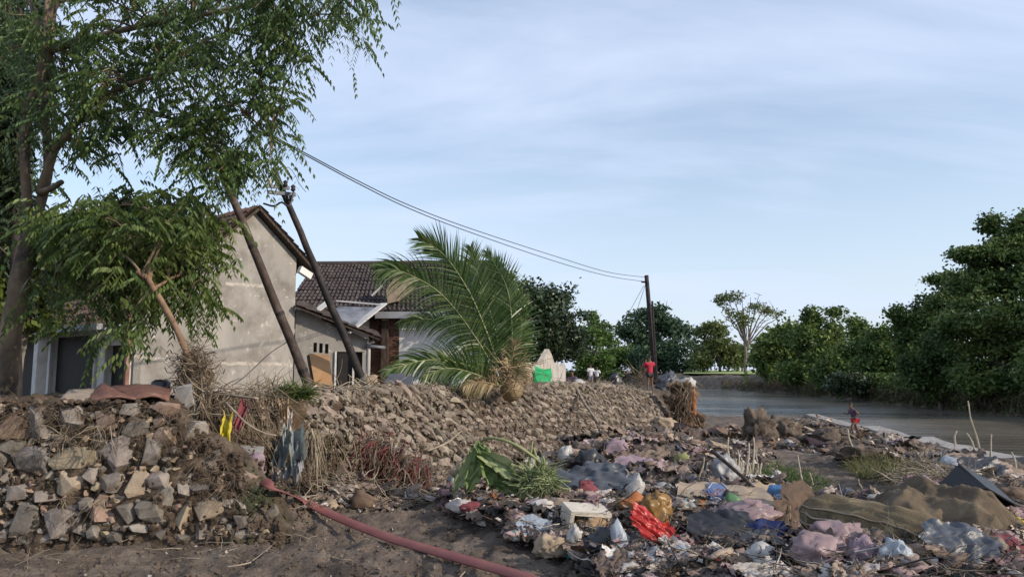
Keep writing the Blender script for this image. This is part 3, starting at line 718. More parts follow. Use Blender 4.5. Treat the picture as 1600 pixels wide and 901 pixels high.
for a, b, c, d in ops:   # frames, recessed dark doors
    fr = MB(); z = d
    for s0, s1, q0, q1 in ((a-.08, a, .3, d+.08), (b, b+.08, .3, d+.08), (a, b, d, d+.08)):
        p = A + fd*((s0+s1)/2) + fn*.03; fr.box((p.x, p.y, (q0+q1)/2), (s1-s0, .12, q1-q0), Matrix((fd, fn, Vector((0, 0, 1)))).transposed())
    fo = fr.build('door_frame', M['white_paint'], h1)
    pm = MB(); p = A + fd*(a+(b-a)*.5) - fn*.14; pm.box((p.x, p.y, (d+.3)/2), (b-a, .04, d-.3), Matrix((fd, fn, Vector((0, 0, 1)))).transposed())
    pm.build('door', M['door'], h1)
def colp(x, w, y0, off, mt, nm):
    p = hitplane(x, y0, A+fn*off, fn); mb = MB().box((p.x, p.y, (p.z+.2)/2), (w, w, p.z-.2), Matrix((fd, fn, Vector((0, 0, 1)))).transposed()); mb.build(nm, M[mt], h1)
colp(68, .28, 492, .9, 'white_paint', 'porch_column'); colp(203, .10, 492, .6, 'veneer', 'porch_column')
# porch canopy slab, other walls, roof
mb = MB(); c0 = A + fn*.5; mb.box(((c0+fd*6.5).x, (c0+fd*6.5).y, ze-.55), (13, 1.0, .16), Matrix((fd, fn, Vector((0, 0, 1)))).transposed()); mb.build('porch_canopy', M['grey_wall'], h1)
mb = MB(); wallbuild(mb, ((G1+fd*fL).x, (G1+fd*fL).y), ((G0+fd*fL).x, (G0+fd*fL).y), .2, ze, (), .2); wallbuild(mb, (G1.x+fd.x*.2, G1.y+fd.y*.2), (G1.x+fd.x*fL, G1.y+fd.y*fL), .2, zr, (), .2); mb.build('rear_wall', M['plaster'], h1)
def tile_roof(mb, a, b, c, d, rows, cols, amp=.03, step=.035):
    """a,b = ridge ends, c,d = eave ends; rows of waved tiles lapping downwards"""
    nrm = (b-a).cross(c-a).normalized()
    if nrm.z < 0: nrm = -nrm
    for r in range(rows):
        vs = []
        for i in range(cols*4+1):
            u = i/(cols*4); tl = random.Random(r*1000+i//4+cols); jz = tl.uniform(-.012, .014); t0, t1 = r/rows, (r+1.12+tl.uniform(-.10, .10))/rows; w = amp*(math.cos(i/4*2*PI)) + jz + .02*noise.noise((u*9, r*.7, 0))
            p = a.lerp(b, u).lerp(c.lerp(d, u), t0); q = a.lerp(b, u).lerp(c.lerp(d, u), min(1.02, t1))
            vs += [p+nrm*w, q+nrm*(w+step), q+nrm*(w*.6-.01)]
        mb.add(vs, [f for i in range(cols*4) for f in ((i*3, i*3+3, i*3+4, i*3+1), (i*3+1, i*3+4, i*3+5, i*3+2))])
def roof_slab(mb, a, b, c, d, th=.10):
    nrm = (b-a).cross(c-a).normalized()
    if nrm.z < 0: nrm = -nrm
    mb.add([a, b, d, c, a-nrm*th, b-nrm*th, d-nrm*th, c-nrm*th], [(0, 1, 2, 3), (7, 6, 5, 4), (0, 4, 5, 1), (1, 5, 6, 2), (2, 6, 7, 3), (3, 7, 4, 0)])
up_ = Vector((0, 0, .12))
RA = P1(sa, za_, .28)+up_; RB = RA + fd*(fL+.5)
sl_ = (za_-zr)/(gL-sa); ER = P1(gL+.55, zr-.55*sl_, .28)+up_; ER2 = ER + fd*(fL+.5)
sl2 = (za_-ze)/sa; EL = P1(-.75, ze-.75*sl2, .28)+up_; EL2 = EL + fd*(fL+.5)
mb = MB(); roof_slab(mb, RA, RB, ER, ER2, .07); roof_slab(mb, RA, RB, EL, EL2, .07); mb.build('roof_deck', M['dark_wood'], h1)
mb = MB(); z3 = Vector((0, 0, .05)); tile_roof(mb, RA+z3, RB+z3, ER+z3, ER2+z3, 9, 55, .035, .05); tile_roof(mb, RA+z3, RB+z3, EL+z3, EL2+z3, 18, 55, .035, .05)
o = mb.build('roof_tiles', M['tile_red'], h1); o['kind'] = 'stuff'
mb = MB(); q = hitplane(470, 425, G0, gn); mb.beam(P1(gL+.05, zr-.35, .1), P1(gL+.5, zr-.35-.2, .1), .16, .22); mb.build('eave_bracket', M['white_wall'], h1)
# annex -------------------------------------------------------
A1 = at(459, 600, 24.15); A2 = at(573, 600, 24.9); A1.z = A2.z = 0
ad = (A2-A1).normalized(); an = Vector((ad.y, -ad.x, 0)); aL = (A2-A1).length
ax = thing('lean_to_annex', 'low grey plaster annex with three vent slots and dark doorway beside the gable', 'annex', (A1.x, A1.y, .5))
ztl = hitplane(459, 482, A1, an).z; ztr = hitplane(573, 530, A1, an).z
o3 = opening_px(A1, ad, an, [(490, 495, 535, 550), (499, 504, 536, 551), (508, 513, 537, 552), (526, 571, 549, 640)]); o3[3] = (o3[3][0], o3[3][1], .2, o3[3][3])
mb = MB(); zw = min(ztl, ztr)-.02
_, _, _, _, Ra = wallbuild(mb, (A1.x, A1.y), (A2.x, A2.y), .2, zw, o3, .16)
tri = [A1+Vector((0, 0, zw)), A2+Vector((0, 0, zw)), A2+Vector((0, 0, ztr)), A1+Vector((0, 0, ztl))]; tb = [p-an*.16 for p in tri]
mb.add(tri+tb, [(0, 1, 2, 3), (7, 6, 5, 4), (0, 4, 5, 1), (1, 5, 6, 2), (2, 6, 7, 3), (3, 7, 4, 0)])
bo = Vector((A2.x, A2.y, 0)).normalized()*1.7; Bk2 = A2 + bo; Bk1 = A1 + Vector((A1.x, A1.y, 0)).normalized()*1.7
mb.build('front_wall', M['plaster'], ax)
mb = MB(); wallbuild(mb, (A2.x, A2.y), (Bk2.x, Bk2.y), .2, ztr, (), .16); wallbuild(mb, (Bk2.x, Bk2.y), (Bk1.x, Bk1.y), .2, ztr, (), .16); mb.build('side_wall', M['plaster'], ax)
a, b, c, d = o3[3]
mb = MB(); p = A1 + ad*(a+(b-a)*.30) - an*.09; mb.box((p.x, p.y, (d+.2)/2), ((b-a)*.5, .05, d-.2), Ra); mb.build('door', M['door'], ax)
for s in (a-.03, a+(b-a)*.56):
    p = A1 + ad*s + an*.02; MB().box((p.x, p.y, (d+.2)/2), (.06, .1, d-.2), Ra).build('door_post', M['white_paint'], ax)
s0 = A1 + an*.45 + Vector((0, 0, ztl+.05)) - ad*.05; s1 = A2 + an*.45 + ad*.35 + Vector((0, 0, ztr+.0)); e0 = s0 + bo*1.2 + Vector((.0, 0, .30)); e1 = s1 + bo*1.2 + Vector((-.15, 0, .30))
mb = MB(); roof_slab(mb, s0, e0, s1, e1, .05); mb.build('roof_deck', M['dark_wood'], ax)
mb = MB(); z3 = Vector((0, 0, .03)); tile_roof(mb, s0+z3, e0+z3, s1+z3, e1+z3, 10, 18); o = mb.build('roof_tiles', M['tile'], ax); o['kind'] = 'stuff'
mb = MB(); p = A2+ad*.05; mb.tube([(p.x, p.y, .3), (p.x, p.y, ztr-.15), tuple(p+ad*.15+Vector((0, 0, ztr-.05)))], .06, 8); mb.build('drain_pipe', M['white_paint'], ax, smooth=True)
mb = MB(); q0 = at(573, 540, 24.8); q1 = at(602, 543, 25.0); mb.tube([q0, q1], .055, 10); mb.build('gutter_pipe', M['tin'], ax, smooth=True)
# house two ---------------------------------------------------
X0, X1 = at(472, 500, 27).x, at(806, 500, 27).x; h2 = thing('tiled_house', 'old house with a dark tiled roof, brick corner and white wall behind the fallen palm', 'house', (-3, 27, .5))
RZ = at(500, 415, 30.5).z; EZ = at(500, 487, 26.5).z
a = Vector((-8.2, 30.5, RZ)); b = Vector((X1-.9, 30.5, RZ+.05)); c = Vector((-8.2, 26.5, EZ)); d = Vector((X1+.2, 26.5, EZ+.02))
mb = MB(); roof_slab(mb, a, b, c, d, .08); a2 = a+Vector((0, 4, -(RZ-EZ))); b2 = b+Vector((.9, 4, -(RZ-EZ))); roof_slab(mb, a, b, a2, b2, .08); mb.build('roof_deck', M['dark_wood'], h2)
z3 = Vector((0, 0, .05)); mb = MB(); tile_roof(mb, a+z3, b+z3, c+z3, d+z3, 15, 52, .035, .05); o = mb.build('roof_tiles', M['tile'], h2); o['kind'] = 'stuff'
mb = MB(); mb.tube([a+Vector((0, 0, .08)), b+Vector((0, 0, .08))], .11, 8); mb.build('ridge_cap', M['tile'], h2)
Xb = at(577, 520, 27).x; Xm = at(624, 520, 27).x
mb = MB(); wallbuild(mb, (-8.0, 27), (Xb, 27), .2, EZ+.1, (), .2); wallbuild(mb, (Xm, 27), (X1, 27), .2, EZ+.1, [(2.55, 3.5, .2, 2.4)], .2); wallbuild(mb, (X1, 27.0), (X1, 34), .2, EZ+.0, (), .2); wallbuild(mb, (X1, 34.5), (-8, 34.5), .2, EZ-.2, (), .2)
mb.add([(X1-.01, 27, EZ), (X1-.01, 34, EZ), (X1-.01, 30.5, RZ-.1), (X1-.2, 27, EZ), (X1-.2, 34, EZ), (X1-.2, 30.5, RZ-.1)], [(0, 1, 2), (5, 4, 3)])
mb.build('white_wall', M['white_wall'], h2)
mb = MB(); mb.box(((Xb+Xm)/2, 27.08, EZ/2), (Xm-Xb, .16, EZ)); mb.build('brick_backing', M['mortar'], h2)
mb = MB(); zb = .5; r = 0
while zb < EZ-.08:
    x = Xb + (.0 if r % 2 else -.0) + .11*(r % 2) + .1
    while x < Xm-.05: mb.box((x, 26.99, zb), (.20, .04, .052), jit=.004); x += .222
    zb += .072; r += 1
o = mb.build('bricks', M['brick'], h2); o['kind'] = 'stuff'
mb = MB(); mb.beam((-4.9, 26.42, EZ-.12), (X1+.2, 26.42, EZ-.10), .06, .24); mb.build('fascia', M['grey_wall'], h2)
for xp in (600,):
    p = at(xp, 560, 26.7); MB().box((p.x, 26.85, EZ/2), (.24, .26, EZ-.2)).build('pillar', M['dark_wood'], h2)
# blue-grey door leaf at the foot of the white wall
p = at(670, 585, 26.9); MB().box((Xm+3.02, 26.98, 1.25), (.9, .05, 2.1)).build('door', mat('blue_panel', [(.16, .24, .34), (.26, .34, .44)], 3, .7, .1), h2)
# broken plaster gable fin standing over the roof
mb = MB(); pg = [(603, 452), (612, 440), (618, 428), (634, 420), (650, 426), (654, 440), (640, 456), (622, 470), (606, 474)]
f = [at(x, y, 26.6) for x, y in pg]; bk = [v+Vector((0, .25, 0)) for v in f]; m = len(f)
mb.add(f+bk, [tuple(range(m-1, -1, -1)), tuple(range(m, 2*m))] + [(i, (i+1) % m, (i+1) % m+m, i+m) for i in range(m)]); mb.build('broken_gable', M['stone_tan'], h2)
# battens / torn sheets lying on the annex roof
for i, (p0, p1, w, mt, lb) in enumerate([((542, 520, 24.4), (600, 474, 26.2), .28, 'white_paint', 'wide white board lying diagonally across the annex roof edge'),
        ((486, 492, 24.6), (512, 472, 26.0), .24, 'white_paint', 'short white board near the gable on the annex roof'),
        ((526, 470, 26.3), (598, 476, 26.1), .17, 'white_wall', 'long pale roof batten lying level above the annex'),
        ((581, 462, 26.3), (598, 446, 26.3), .13, 'white_paint', 'small white splintered board below the broken gable')]):
    mb = MB(); mb.beam(at(*p0), at(*p1), w, .05); o = mb.build('loose_board', M[mt]); tag(o, lb, 'board', 'loose boards on the annex roof')
mb = MB(); q = [at(500, 500, 24.6), at(545, 520, 24.35), at(590, 480, 26.1), at(530, 478, 26.2)]; roof_slab(mb, q[0], q[1], q[3], q[2], .03); o = mb.build('metal_sheet', M['tin']); tag(o, 'bluish metal roofing sheet between the white boards of the annex', 'metal sheet')
# plywood leaning by annex
def lean_board(pts, Yb, Yt, th, mt, name, lb, cat, par=None):
    f = [at(x, y, Yb if i in (0, 1) else Yt) for i, (x, y) in enumerate(pts)]; n_ = (f[1]-f[0]).cross(f[3]-f[0]).normalized()*th
    mb = MB().add(f+[v-n_ for v in f], [(0, 1, 2, 3), (7, 6, 5, 4), (0, 4, 5, 1), (1, 5, 6, 2), (2, 6, 7, 3), (3, 7, 4, 0)]); o = mb.build(name, M[mt], par)
    if par is None: tag(o, lb, cat)
    return o
pb = thing('plywood_board', 'orange-brown plywood board leaning near the foot of the steel pole', 'board', tuple(at(502, 612, 13.3)))
lean_board([(495, 618), (521, 618), (514, 553), (483, 552)], 13.2, 13.5, .03, 'board', 'panel', '', '', pb)
lean_board([(490, 618), (495, 618), (483, 553), (479, 556)], 13.22, 13.52, .05, 'dark_wood', 'edge_frame', '', '', pb)
# poles ---------------------------------------------------------
def pole(name, lb, p0, p1, r0, r1, mt, wob=0.0):
    a, b = at(*p0), at(*p1); t = thing(name, lb, 'utility pole', tuple(a), 'leaning utility poles')
    mb = MB(); n = 14; mb.tube([a.lerp(b, i/n)+noise.noise_vector(Vector((i*.5, r0, 0)))*wob for i in range(n+1)], [lerp(r0, r1, i/n)*(1+.05*noise.noise((i*1.7, 3, r0))) for i in range(n+1)], 12); mb.build('shaft', M[mt], t, smooth=True); return t, a, b
pa, a, b = pole('steel_pole', 'rust-brown pole leaning left in front of the gable wall, its top in the leaves', (492, 625, 12.0), (334, 236, 11.4), .080, .055, 'pole', .012)
for q in (.12, .35, .62):
    p = a.lerp(b, q); dq = (b-a).normalized()*.03; MB().tube([p-dq, p+dq], .086-.026*q, 12).build('collar', M['pole_dark'], pa)
pb_, a, b = pole('wooden_pole', 'near-black leaning pole with insulators at its top, right of the rusty one', (572, 606, 13.3), (427, 262, 12.6), .080, .048, 'pole_dark', .02)
for dy, x0, x1 in ((290, 415, 452), (300, 418, 462)):
    c0, c1 = at(x0, dy, 12.5), at(x1, dy+4, 12.75); MB().beam(c0, c1, .05, .06).build('crossarm', M['tin'], pb_)
for x, y in ((421, 284), (446, 287), (458, 294), (455, 310)):
    p = at(x, y, 12.6); mb = MB(); mb.tube([p+Vector((0, 0, z)) for z in (-.06, -.03, 0, .03, .06)], [.02, .045, .03, .045, .015], 10); mb.build('insulator', M['white_paint'] if x < 440 else M['pole_dark'], pb_, smooth=True)
MB().tube(curve([at(412, 318, 12.6), at(428, 322, 12.5), at(440, 316, 12.5), at(452, 322, 12.5), at(459, 300, 12.6)], 14), .018, 6).build('service_drop', M['cable'], pb_)
MB().tube(curve([at(436, 270, 12.6), at(452, 262, 12.7), at(470, 290, 13), at(478, 300, 13)], 10), .006, 4).build('service_drop', M['cable'], pb_)
fp, a, b = pole('far_pole', 'dark upright pole behind the person in red, holding the overhead cables', (1024, 600, 36), (1010, 430, 36), .125, .10, 'pole_dark')
MB().tube([at(1027, 600, 35.8), at(1019, 470, 35.8)], .05, 6).build('side_pipe', M['pole_dark'], fp); MB().beam(at(1002, 440, 36), at(1014, 441, 36), .08).build('crossarm', M['pole_dark'], fp)
for i, (pts, lb) in enumerate([([(395, 196, 12), (480, 241, 13.4), (560, 283, 15.2), (640, 321, 17.6), (735, 357, 21), (870, 401, 27), (950, 425, 31.5), (1008, 433, 36)], 'upper overhead cable sagging from the tree leaves to the far pole'),
                               ([(395, 199, 12.1), (480, 244, 13.5), (560, 287, 15.3), (640, 326, 17.7), (735, 363, 21.1), (870, 409, 27.1), (950, 431, 31.6), (1008, 440, 36)], 'lower overhead cable sagging from the tree leaves to the far pole')]):
    o = MB().tube(curve([at(*p) for p in pts], 60), .012, 5).build('overhead_cable', M['cable']); tag(o, lb, 'cable', 'overhead cables')
for x0, x1, lb in ((1006, 968, 'left stay wire slanting down from the far pole'), (1008, 985, 'right stay wire slanting down from the far pole')):
    o = MB().tube([at(x0, 446, 36), at(x1, 515, 40)], .011, 4).build('stay_wire', M['tin']); tag(o, lb, 'wire', 'stay wires of the far pole')
o = MB().tube(curve([at(345, 612, 10), at(380, 590, 10.6), at(420, 553, 11.3), at(447, 535, 11.9)], 14), .009, 4).build('slack_wire', M['cable']); tag(o, 'thin dark wire strung low across the gable wall to the rusty pole', 'wire')

# ruined garden wall with cloths ---------------------------------
gw = thing('ruined_wall', 'broken whitewashed garden wall under the dark round tree', 'wall', tuple(at(850, 590, 29)))
prof_ = [(818, 572, 25), (826, 560, 26), (832, 571, 27), (846, 566, 28), (852, 556, 28.6), (858, 545, 29.2), (863, 556, 29.8), (866, 566, 30.2), (872, 566, 31), (876, 572, 32), (882, 568, 33.5), (884, 572, 34)]
top = [at(*p) for p in prof_]; bot = [Vector((p.x, p.y, .1)) for p in top]; m = len(top); off = Vector((-.18, .05, 0))
mb = MB().add(top+bot+[p+off for p in top]+[p+off for p in bot], [f for i in range(m-1) for f in ((i, i+m, i+m+1, i+1), (i+2*m, i+1+2*m, i+1+3*m, i+3*m), (i, i+1, i+1+2*m, i+2*m))])
mb.build('masonry', M['plaster_band'], gw)
for x, y in ((866, 585), (872, 588), (879, 590)):
    p = at(x, y, 31.5 + (x-872)*.2); MB().box((p.x+.02, p.y-.05, p.z-.1), (.16, .2, 1.0)).build('pier', M['white_wall'], gw)
def cloth(name, lb, cat, corners, mt, folds=5, amp=.05, seed=0, group=None, n=22, sag=.1):
    """hanging cloth: corners TL,TR,BR,BL in world"""
    a, b, c, d = corners; nn = (b-a).cross(d-a).normalized()
    def fn_(u, v):
        p = a.lerp(b, u).lerp(d.lerp(c, u), v); w = math.sin(u*folds*2*PI + 2*noise.noise((u*3, v*2, seed)))*amp*(.3+v) + amp*noise.noise((u*4, v*5, seed+4))
        return p + nn*w + Vector((0, 0, -sag*math.sin(PI*u)*(1-v*.6) + .04*noise.noise((u*9, 0, seed))*v*4*amp/.05))
    o = grid_mesh(name, fn_, n, n, mt); return tag(o, lb, cat, group)
cloth('green_cloth', 'bright green cloth hung over the ruined white wall', 'cloth', [at(836, 570, 26.4), at(861, 574, 28.3), at(860, 599, 28.3), at(837, 598, 26.4)], plastic('green_fabric', (.02, .42, .16), .8, .2, .25), 5, .07, 1)
cloth('red_cloth', 'dark red cloth below the green one on the ruined wall', 'cloth', [at(844, 594, 26.2), at(858, 596, 27.4), at(858, 612, 27.4), at(844, 612, 26.2)], plastic('darkred_fabric', (.30, .02, .03), .8, .2, .2), 3, .06, 2)

# ---------------------------------------------------------------- background trees
G = 'trees on the left land beyond the houses'
far_tree('mango_tree', 'dark glossy round tree standing over the ruined white wall', G, M['leaf_dark'], 38, [(845, 510, 50, 50), (880, 520, 33, 38), (820, 480, 30, 32), (860, 475, 34, 24), (838, 560, 36, 18), (893, 500, 20, 20), (886, 548, 22, 16)], 1000, .20, (850, 600), .25, .42, 1, zbase=.4)
far_tree('vine_thicket', 'yellow-green climbing vines covering the right end of the tiled house', G, M['vine'], 25.5, [(800, 480, 18, 42), (812, 520, 14, 40), (806, 560, 14, 28), (790, 440, 14, 20)], 420, .14, (806, 600), .06, .22, 1, zbase=.5, cat='climbing plant')
far_tree('young_tree', 'bright green young tree with a thin bare lower trunk past the wall', G, M['leaf_lime'], 60, [(920, 540, 22, 26), (938, 535, 16, 20), (924, 510, 12, 16), (942, 560, 16, 16), (910, 560, 14, 18)], 420, .26, (922, 592), .1, .45, 1, zbase=.4)
far_tree('tall_sapling', 'slim dark sapling whose top rises above the young green trees', G, M['leaf_mid'], 75, [(926, 498, 5, 11), (930, 515, 9, 10), (950, 515, 10, 9)], 120, .3, (928, 590), .08, .4, 1, zbase=.4)
far_tree('hedge', 'low dark hedge-covered wall behind the two people in white', G, M['leaf_mid'], 62, [(905, 586, 22, 7), (930, 585, 22, 7), (952, 588, 14, 8)], 300, .2, (930, 600), .06, .35, .4, zbase=.3, limbs=False, cat='hedge')
G = 'trees along the far bank'
far_tree('far_tree', 'rounded lime-green tree on the far bank left of the pole', G, M['leaf_lime'], 152, [(975, 562, 26, 20), (955, 570, 18, 20), (1000, 570, 20, 16), (940, 568, 18, 22)], 500, .6, (975, 592), .25, 1.2, 1)
far_tree('far_tree', 'broad umbrella-crowned dark tree behind the tall pole', G, M['leaf_far'], 160, [(1020, 498, 34, 14), (1045, 510, 30, 12), (985, 512, 24, 14), (1064, 520, 22, 8), (1005, 530, 30, 18), (1035, 484, 18, 7)], 520, .7, (1022, 590), .5, 1.3, 1, shell=.3)
far_tree('far_tree', 'low dark tree mass under the umbrella tree by the river', G, M['leaf_far'], 150, [(1050, 562, 40, 22), (1080, 558, 22, 18), (1010, 565, 34, 20), (1065, 545, 30, 16)], 620, .65, (1050, 594), .4, 1.2, 1)
far_tree('far_tree', 'pale olive tree left of the bare spreading tree', G, M['leaf_pale'], 140, [(1125, 545, 30, 24), (1110, 520, 20, 12), (1140, 560, 26, 20), (1098, 560, 14, 16), (1125, 522, 24, 14)], 620, .6, (1125, 588), .35, 1.1, 1)
bt = far_tree('bare_tree', 'tall thin-leaved tree with bare spreading branches above the far bank', G, M['leaf_pale'], 128, [(1130, 470, 10, 8), (1150, 465, 16, 6), (1140, 490, 14, 8), (1180, 478, 16, 8), (1205, 490, 14, 5), (1160, 500, 18, 8)], 90, .45, (1165, 590), .35, .8, 1, limbs=False)
mb = MB(); rr = random.Random(4); T0 = at(1168, 540, 128)
for x, y in ((1122, 470), (1132, 460), (1145, 462), (1158, 458), (1172, 464), (1186, 460), (1198, 472), (1208, 480), (1218, 492), (1128, 490), (1140, 480), (1180, 486), (1196, 500), (1150, 500)):
    e = at(x, y, 128+rr.uniform(-2, 2)); cpt = curve([T0, T0.lerp(e, .5)+Vector((0, 0, .5)), e], 8, .3); mb.tube(cpt, [.16*(1-.75*i/8) for i in range(9)], 4)
    for q in range(5):
        s = cpt[rr.randint(4, 8)]; mb.tube([s, s+Vector((rr.uniform(-1.6, 1.6), 0, rr.uniform(-.3, 1.2)))], [.06, .03], 3)
mb.build('branches', M['bark_far'], bt)
far_tree('banana_plant', 'pale broad-leaved plant on the field edge under the bare tree', G, M['leaf_pale'], 112, [(1183, 558, 6, 12), (1190, 548, 5, 6)], 40, 1.0, (1184, 590), .15, .5, .6, aspect=.35, cat='plant')
far_tree('far_tree', 'big dark green tree where the field ends, left of the bamboo', G, M['leaf_bamboo'], 100, [(1215, 545, 26, 22), (1235, 525, 24, 18), (1200, 560, 16, 20), (1220, 570, 30, 18), (1250, 550, 22, 24)], 800, .5, (1220, 598), .3, .9, 1)
far_tree('bamboo_clump', 'feathery bamboo clump with two plume tops in the middle of the bank', G, M['leaf_bamboo'], 90, [(1265, 535, 28, 24), (1300, 520, 16, 24), (1305, 490, 14, 7), (1266, 492, 6, 8), (1290, 560, 36, 26), (1270, 510, 8, 14), (1250, 580, 30, 18)], 1000, .42, (1280, 605), .15, .75, 1)
far_tree('bamboo_clump', 'mid-green bamboo clump right of the plume tops', G, M['leaf_bamboo'], 80, [(1335, 510, 13, 10), (1340, 545, 26, 26), (1370, 535, 24, 20), (1330, 580, 34, 24), (1300, 585, 26, 22)], 900, .38, (1335, 612), .15, .7, 1)
far_tree('bank_tree', 'lighter green bush tree overhanging the water before the tall right-hand trees', G, M['leaf_mid'], 72, [(1390, 545, 34, 26), (1420, 560, 26, 24), (1375, 580, 30, 24), (1400, 520, 26, 10), (1410, 590, 30, 16)], 1000, .34, (1390, 618), .2, .65, 1)
far_tree('shrub', 'dark round shrub hanging over the earth bank at the waterline', G, M['leaf_dark'], 70, [(1322, 600, 26, 14), (1355, 604, 14, 10)], 300, .3, (1330, 622), .1, .5, 1, cat='shrub')
G = 'tall trees on the right bank'
far_tree('tall_tree', 'outermost spreading tree of the tall right-hand group, reaching left', G, M['leaf_right'], 62, [(1412, 492, 20, 12), (1440, 505, 26, 22), (1470, 480, 30, 24), (1450, 540, 36, 30), (1490, 450, 26, 20), (1470, 440, 14, 9), (1430, 520, 20, 20)], 1400, .30, (1470, 625), .3, .55, 1)
far_tree('tall_tree', 'tallest tree at the right edge with a detached top tuft', G, M['leaf_right'], 54, [(1560, 350, 20, 12), (1575, 385, 30, 20), (1600, 360, 24, 20), (1540, 405, 34, 20), (1580, 430, 50, 34), (1520, 440, 34, 26), (1640, 400, 50, 60), (1510, 400, 18, 10)], 2300, .28, (1570, 638), .35, .5, 1)
far_tree('tall_tree', 'dense dark tree in the lower right of the tall group', G, M['leaf_right'], 51, [(1540, 500, 46, 40), (1590, 520, 50, 50), (1500, 520, 34, 34), (1570, 570, 60, 40), (1650, 520, 50, 70), (1530, 590, 40, 26)], 2300, .27, (1560, 640), .3, .5, 1)
far_tree('tall_tree', 'leafy tree over the shaded water between the bush and the dark trees', G, M['leaf_right'], 57, [(1470, 560, 34, 34), (1440, 580, 26, 26), (1490, 600, 36, 22), (1450, 610, 24, 12)], 1100, .28, (1470, 634), .2, .5, 1)
far_tree('tall_tree', 'dark tree beyond the right edge of the view', G, M['leaf_right'], 44, [(1720, 450, 80, 110), (1700, 580, 80, 60), (1800, 500, 80, 120)], 1800, .28, (1720, 655), .3, .6, 1)
def bank_pt():
    u = random.uniform(.30, .85); P = far_edge(u); s = random.uniform(1.0, 1.045); return Vector((P.x*s, P.y*s, random.uniform(-1.3, -.2)))
o = strands(9000, bank_pt, lambda p: Vector((random.uniform(-1, 1), -random.random(), random.uniform(-.8, 1.2))), .3, 1.1, .03, 'bank_brush', M['root'], seg=2); o['kind'] = 'stuff'
C = []
while len(C) < 26000:
    P = far_edge(random.uniform(.28, .92)); s = 1.0+random.random()**.8*.06; z = -1.25 + random.random()**1.6*2.6
    if noise.noise((P.x*.35, P.y*.35, z*.4)) + (.25 if P.y < 90 else -.12) > 0: C.append((P.x*s, P.y*s, z))
V, F = leaf_quads(np.array(C), .30, .6); o = link_mesh('bank_undergrowth', fast_mesh(V, F), M['leaf_right']); o['kind'] = 'stuff'

# ---------------------------------------------------------------- fallen coconut palm
pl = thing('coconut_palm', 'fallen young coconut palm with long fronds on top of the sloping stone wall', 'palm', tuple(at(790, 606, 14.8)))
mb = MB(); mb.tube(curve([at(800, 612, 15.2), at(792, 596, 14.9), at(788, 570, 14.8), at(784, 545, 14.8)], 10, .02), [.24, .2, .17, .14, .12, .11, .1, .09, .08, .07, .06], 10); mb.build('trunk', M['palm_dry'], pl, smooth=True)
def frond(pts, ll, droop, mt=None, n=70, seed=0, dens=1.0, rr=.016):
    r = random.Random(seed); c = curve([at(*p) for p in pts], 40); mb = MB(); mb.tube(c, [rr*(1.3-1.0*i/40) for i in range(41)], 6)
    fr_ = mb.build('frond', M['rachis'] if mt is None else mt, pl, smooth=True); lf = MB(); view = Vector((0, 1, 0))
    n = int(n*1.35)
    for k in range(n):
        t = .12 + .88*(k+.5*r.random())/n; i = min(39, int(t*40)); p = c[i].lerp(c[i+1], t*40-i); d = (c[i+1]-c[i]).normalized()
        side0 = d.cross(view).normalized()
        for sg in (-1, 1):
            L_ = ll*(math.sin(PI*min(1, .18+.80*t))**.6)*r.uniform(.8, 1.1); tw = r.uniform(-.5, .5)
            u = (side0*sg*(1.0-.45*t) + d*(.35+.8*t) + view*tw).normalized(); q = p; w0 = .0135*r.uniform(.7, 1.2); wv = u.cross(Vector((r.uniform(-.4, .4), 1, r.uniform(-.6, .6)))).normalized(); vs = []
            for s in range(6):
                w = w0*(1-(s/5)**2*.95); vs += [q+wv*w, q-wv*w]; q = q + u*L_/5; u = (u + Vector((r.uniform(-.05, .05), 0, -droop*(.5+r.random())))).normalized()
            lf.add(vs, [(s*2, s*2+1, s*2+3, s*2+2) for s in range(5)])
    o = lf.build('leaflets', M['palm'] if mt is None else mt, fr_); o['kind'] = 'stuff'
frond([(786, 600, 14.8), (768, 540, 14.7), (735, 460, 14.5), (695, 400, 14.4), (655, 372, 14.3)], .95, .09, n=80, seed=1, rr=.022)
frond([(784, 600, 14.8), (745, 530, 14.6), (690, 460, 14.3), (630, 425, 14.0), (590, 420, 13.9)], .85, .26, n=70, seed=2)
frond([(786, 596, 14.8), (775, 520, 15.0), (750, 440, 15.2), (735, 385, 15.3)], .75, .08, n=56, seed=3)
frond([(788, 592, 14.9), (790, 520, 15.2), (785, 450, 15.4), (775, 405, 15.5)], .6, .12, n=50, seed=4)
frond([(780, 600, 14.7), (735, 572, 14.4), (670, 562, 14.0), (600, 580, 13.6)], .7, .22, n=60, seed=5)
frond([(782, 602, 14.7), (745, 585, 14.2), (700, 575, 13.9), (660, 590, 13.7)], .55, .25, n=50, seed=6)
frond([(782, 598, 14.9), (740, 540, 15.3), (680, 500, 15.6), (625, 505, 15.7)], .7, .3, n=55, seed=7)
frond([(788, 600, 14.8), (800, 560, 14.6), (806, 530, 14.5)], .4, .2, M['palm_dry'], n=10, seed=8)
frond([(790, 600, 14.9), (800, 530, 15.0), (792, 450, 15.2), (760, 392, 15.4)], .7, .10, n=54, seed=11)
frond([(790, 600, 14.9), (806, 560, 15.0), (815, 500, 15.2), (800, 440, 15.4)], .55, .14, n=46, seed=12)
frond([(782, 603, 14.6), (750, 596, 14.2), (725, 604, 14.0)], .4, .3, M['palm_dry'], n=26, seed=9)
def palmdeb(): p = at(random.gauss(790, 22), random.gauss(585, 14), random.uniform(14.4, 15.2)); return p
o = strands(170, palmdeb, lambda p: rnd3((-1, -1, -.8), (1, 1, 1)), .2, .7, .009, 'dry_fibre', M['palm_dry'], pl, curl=.35); o['kind'] = 'stuff'

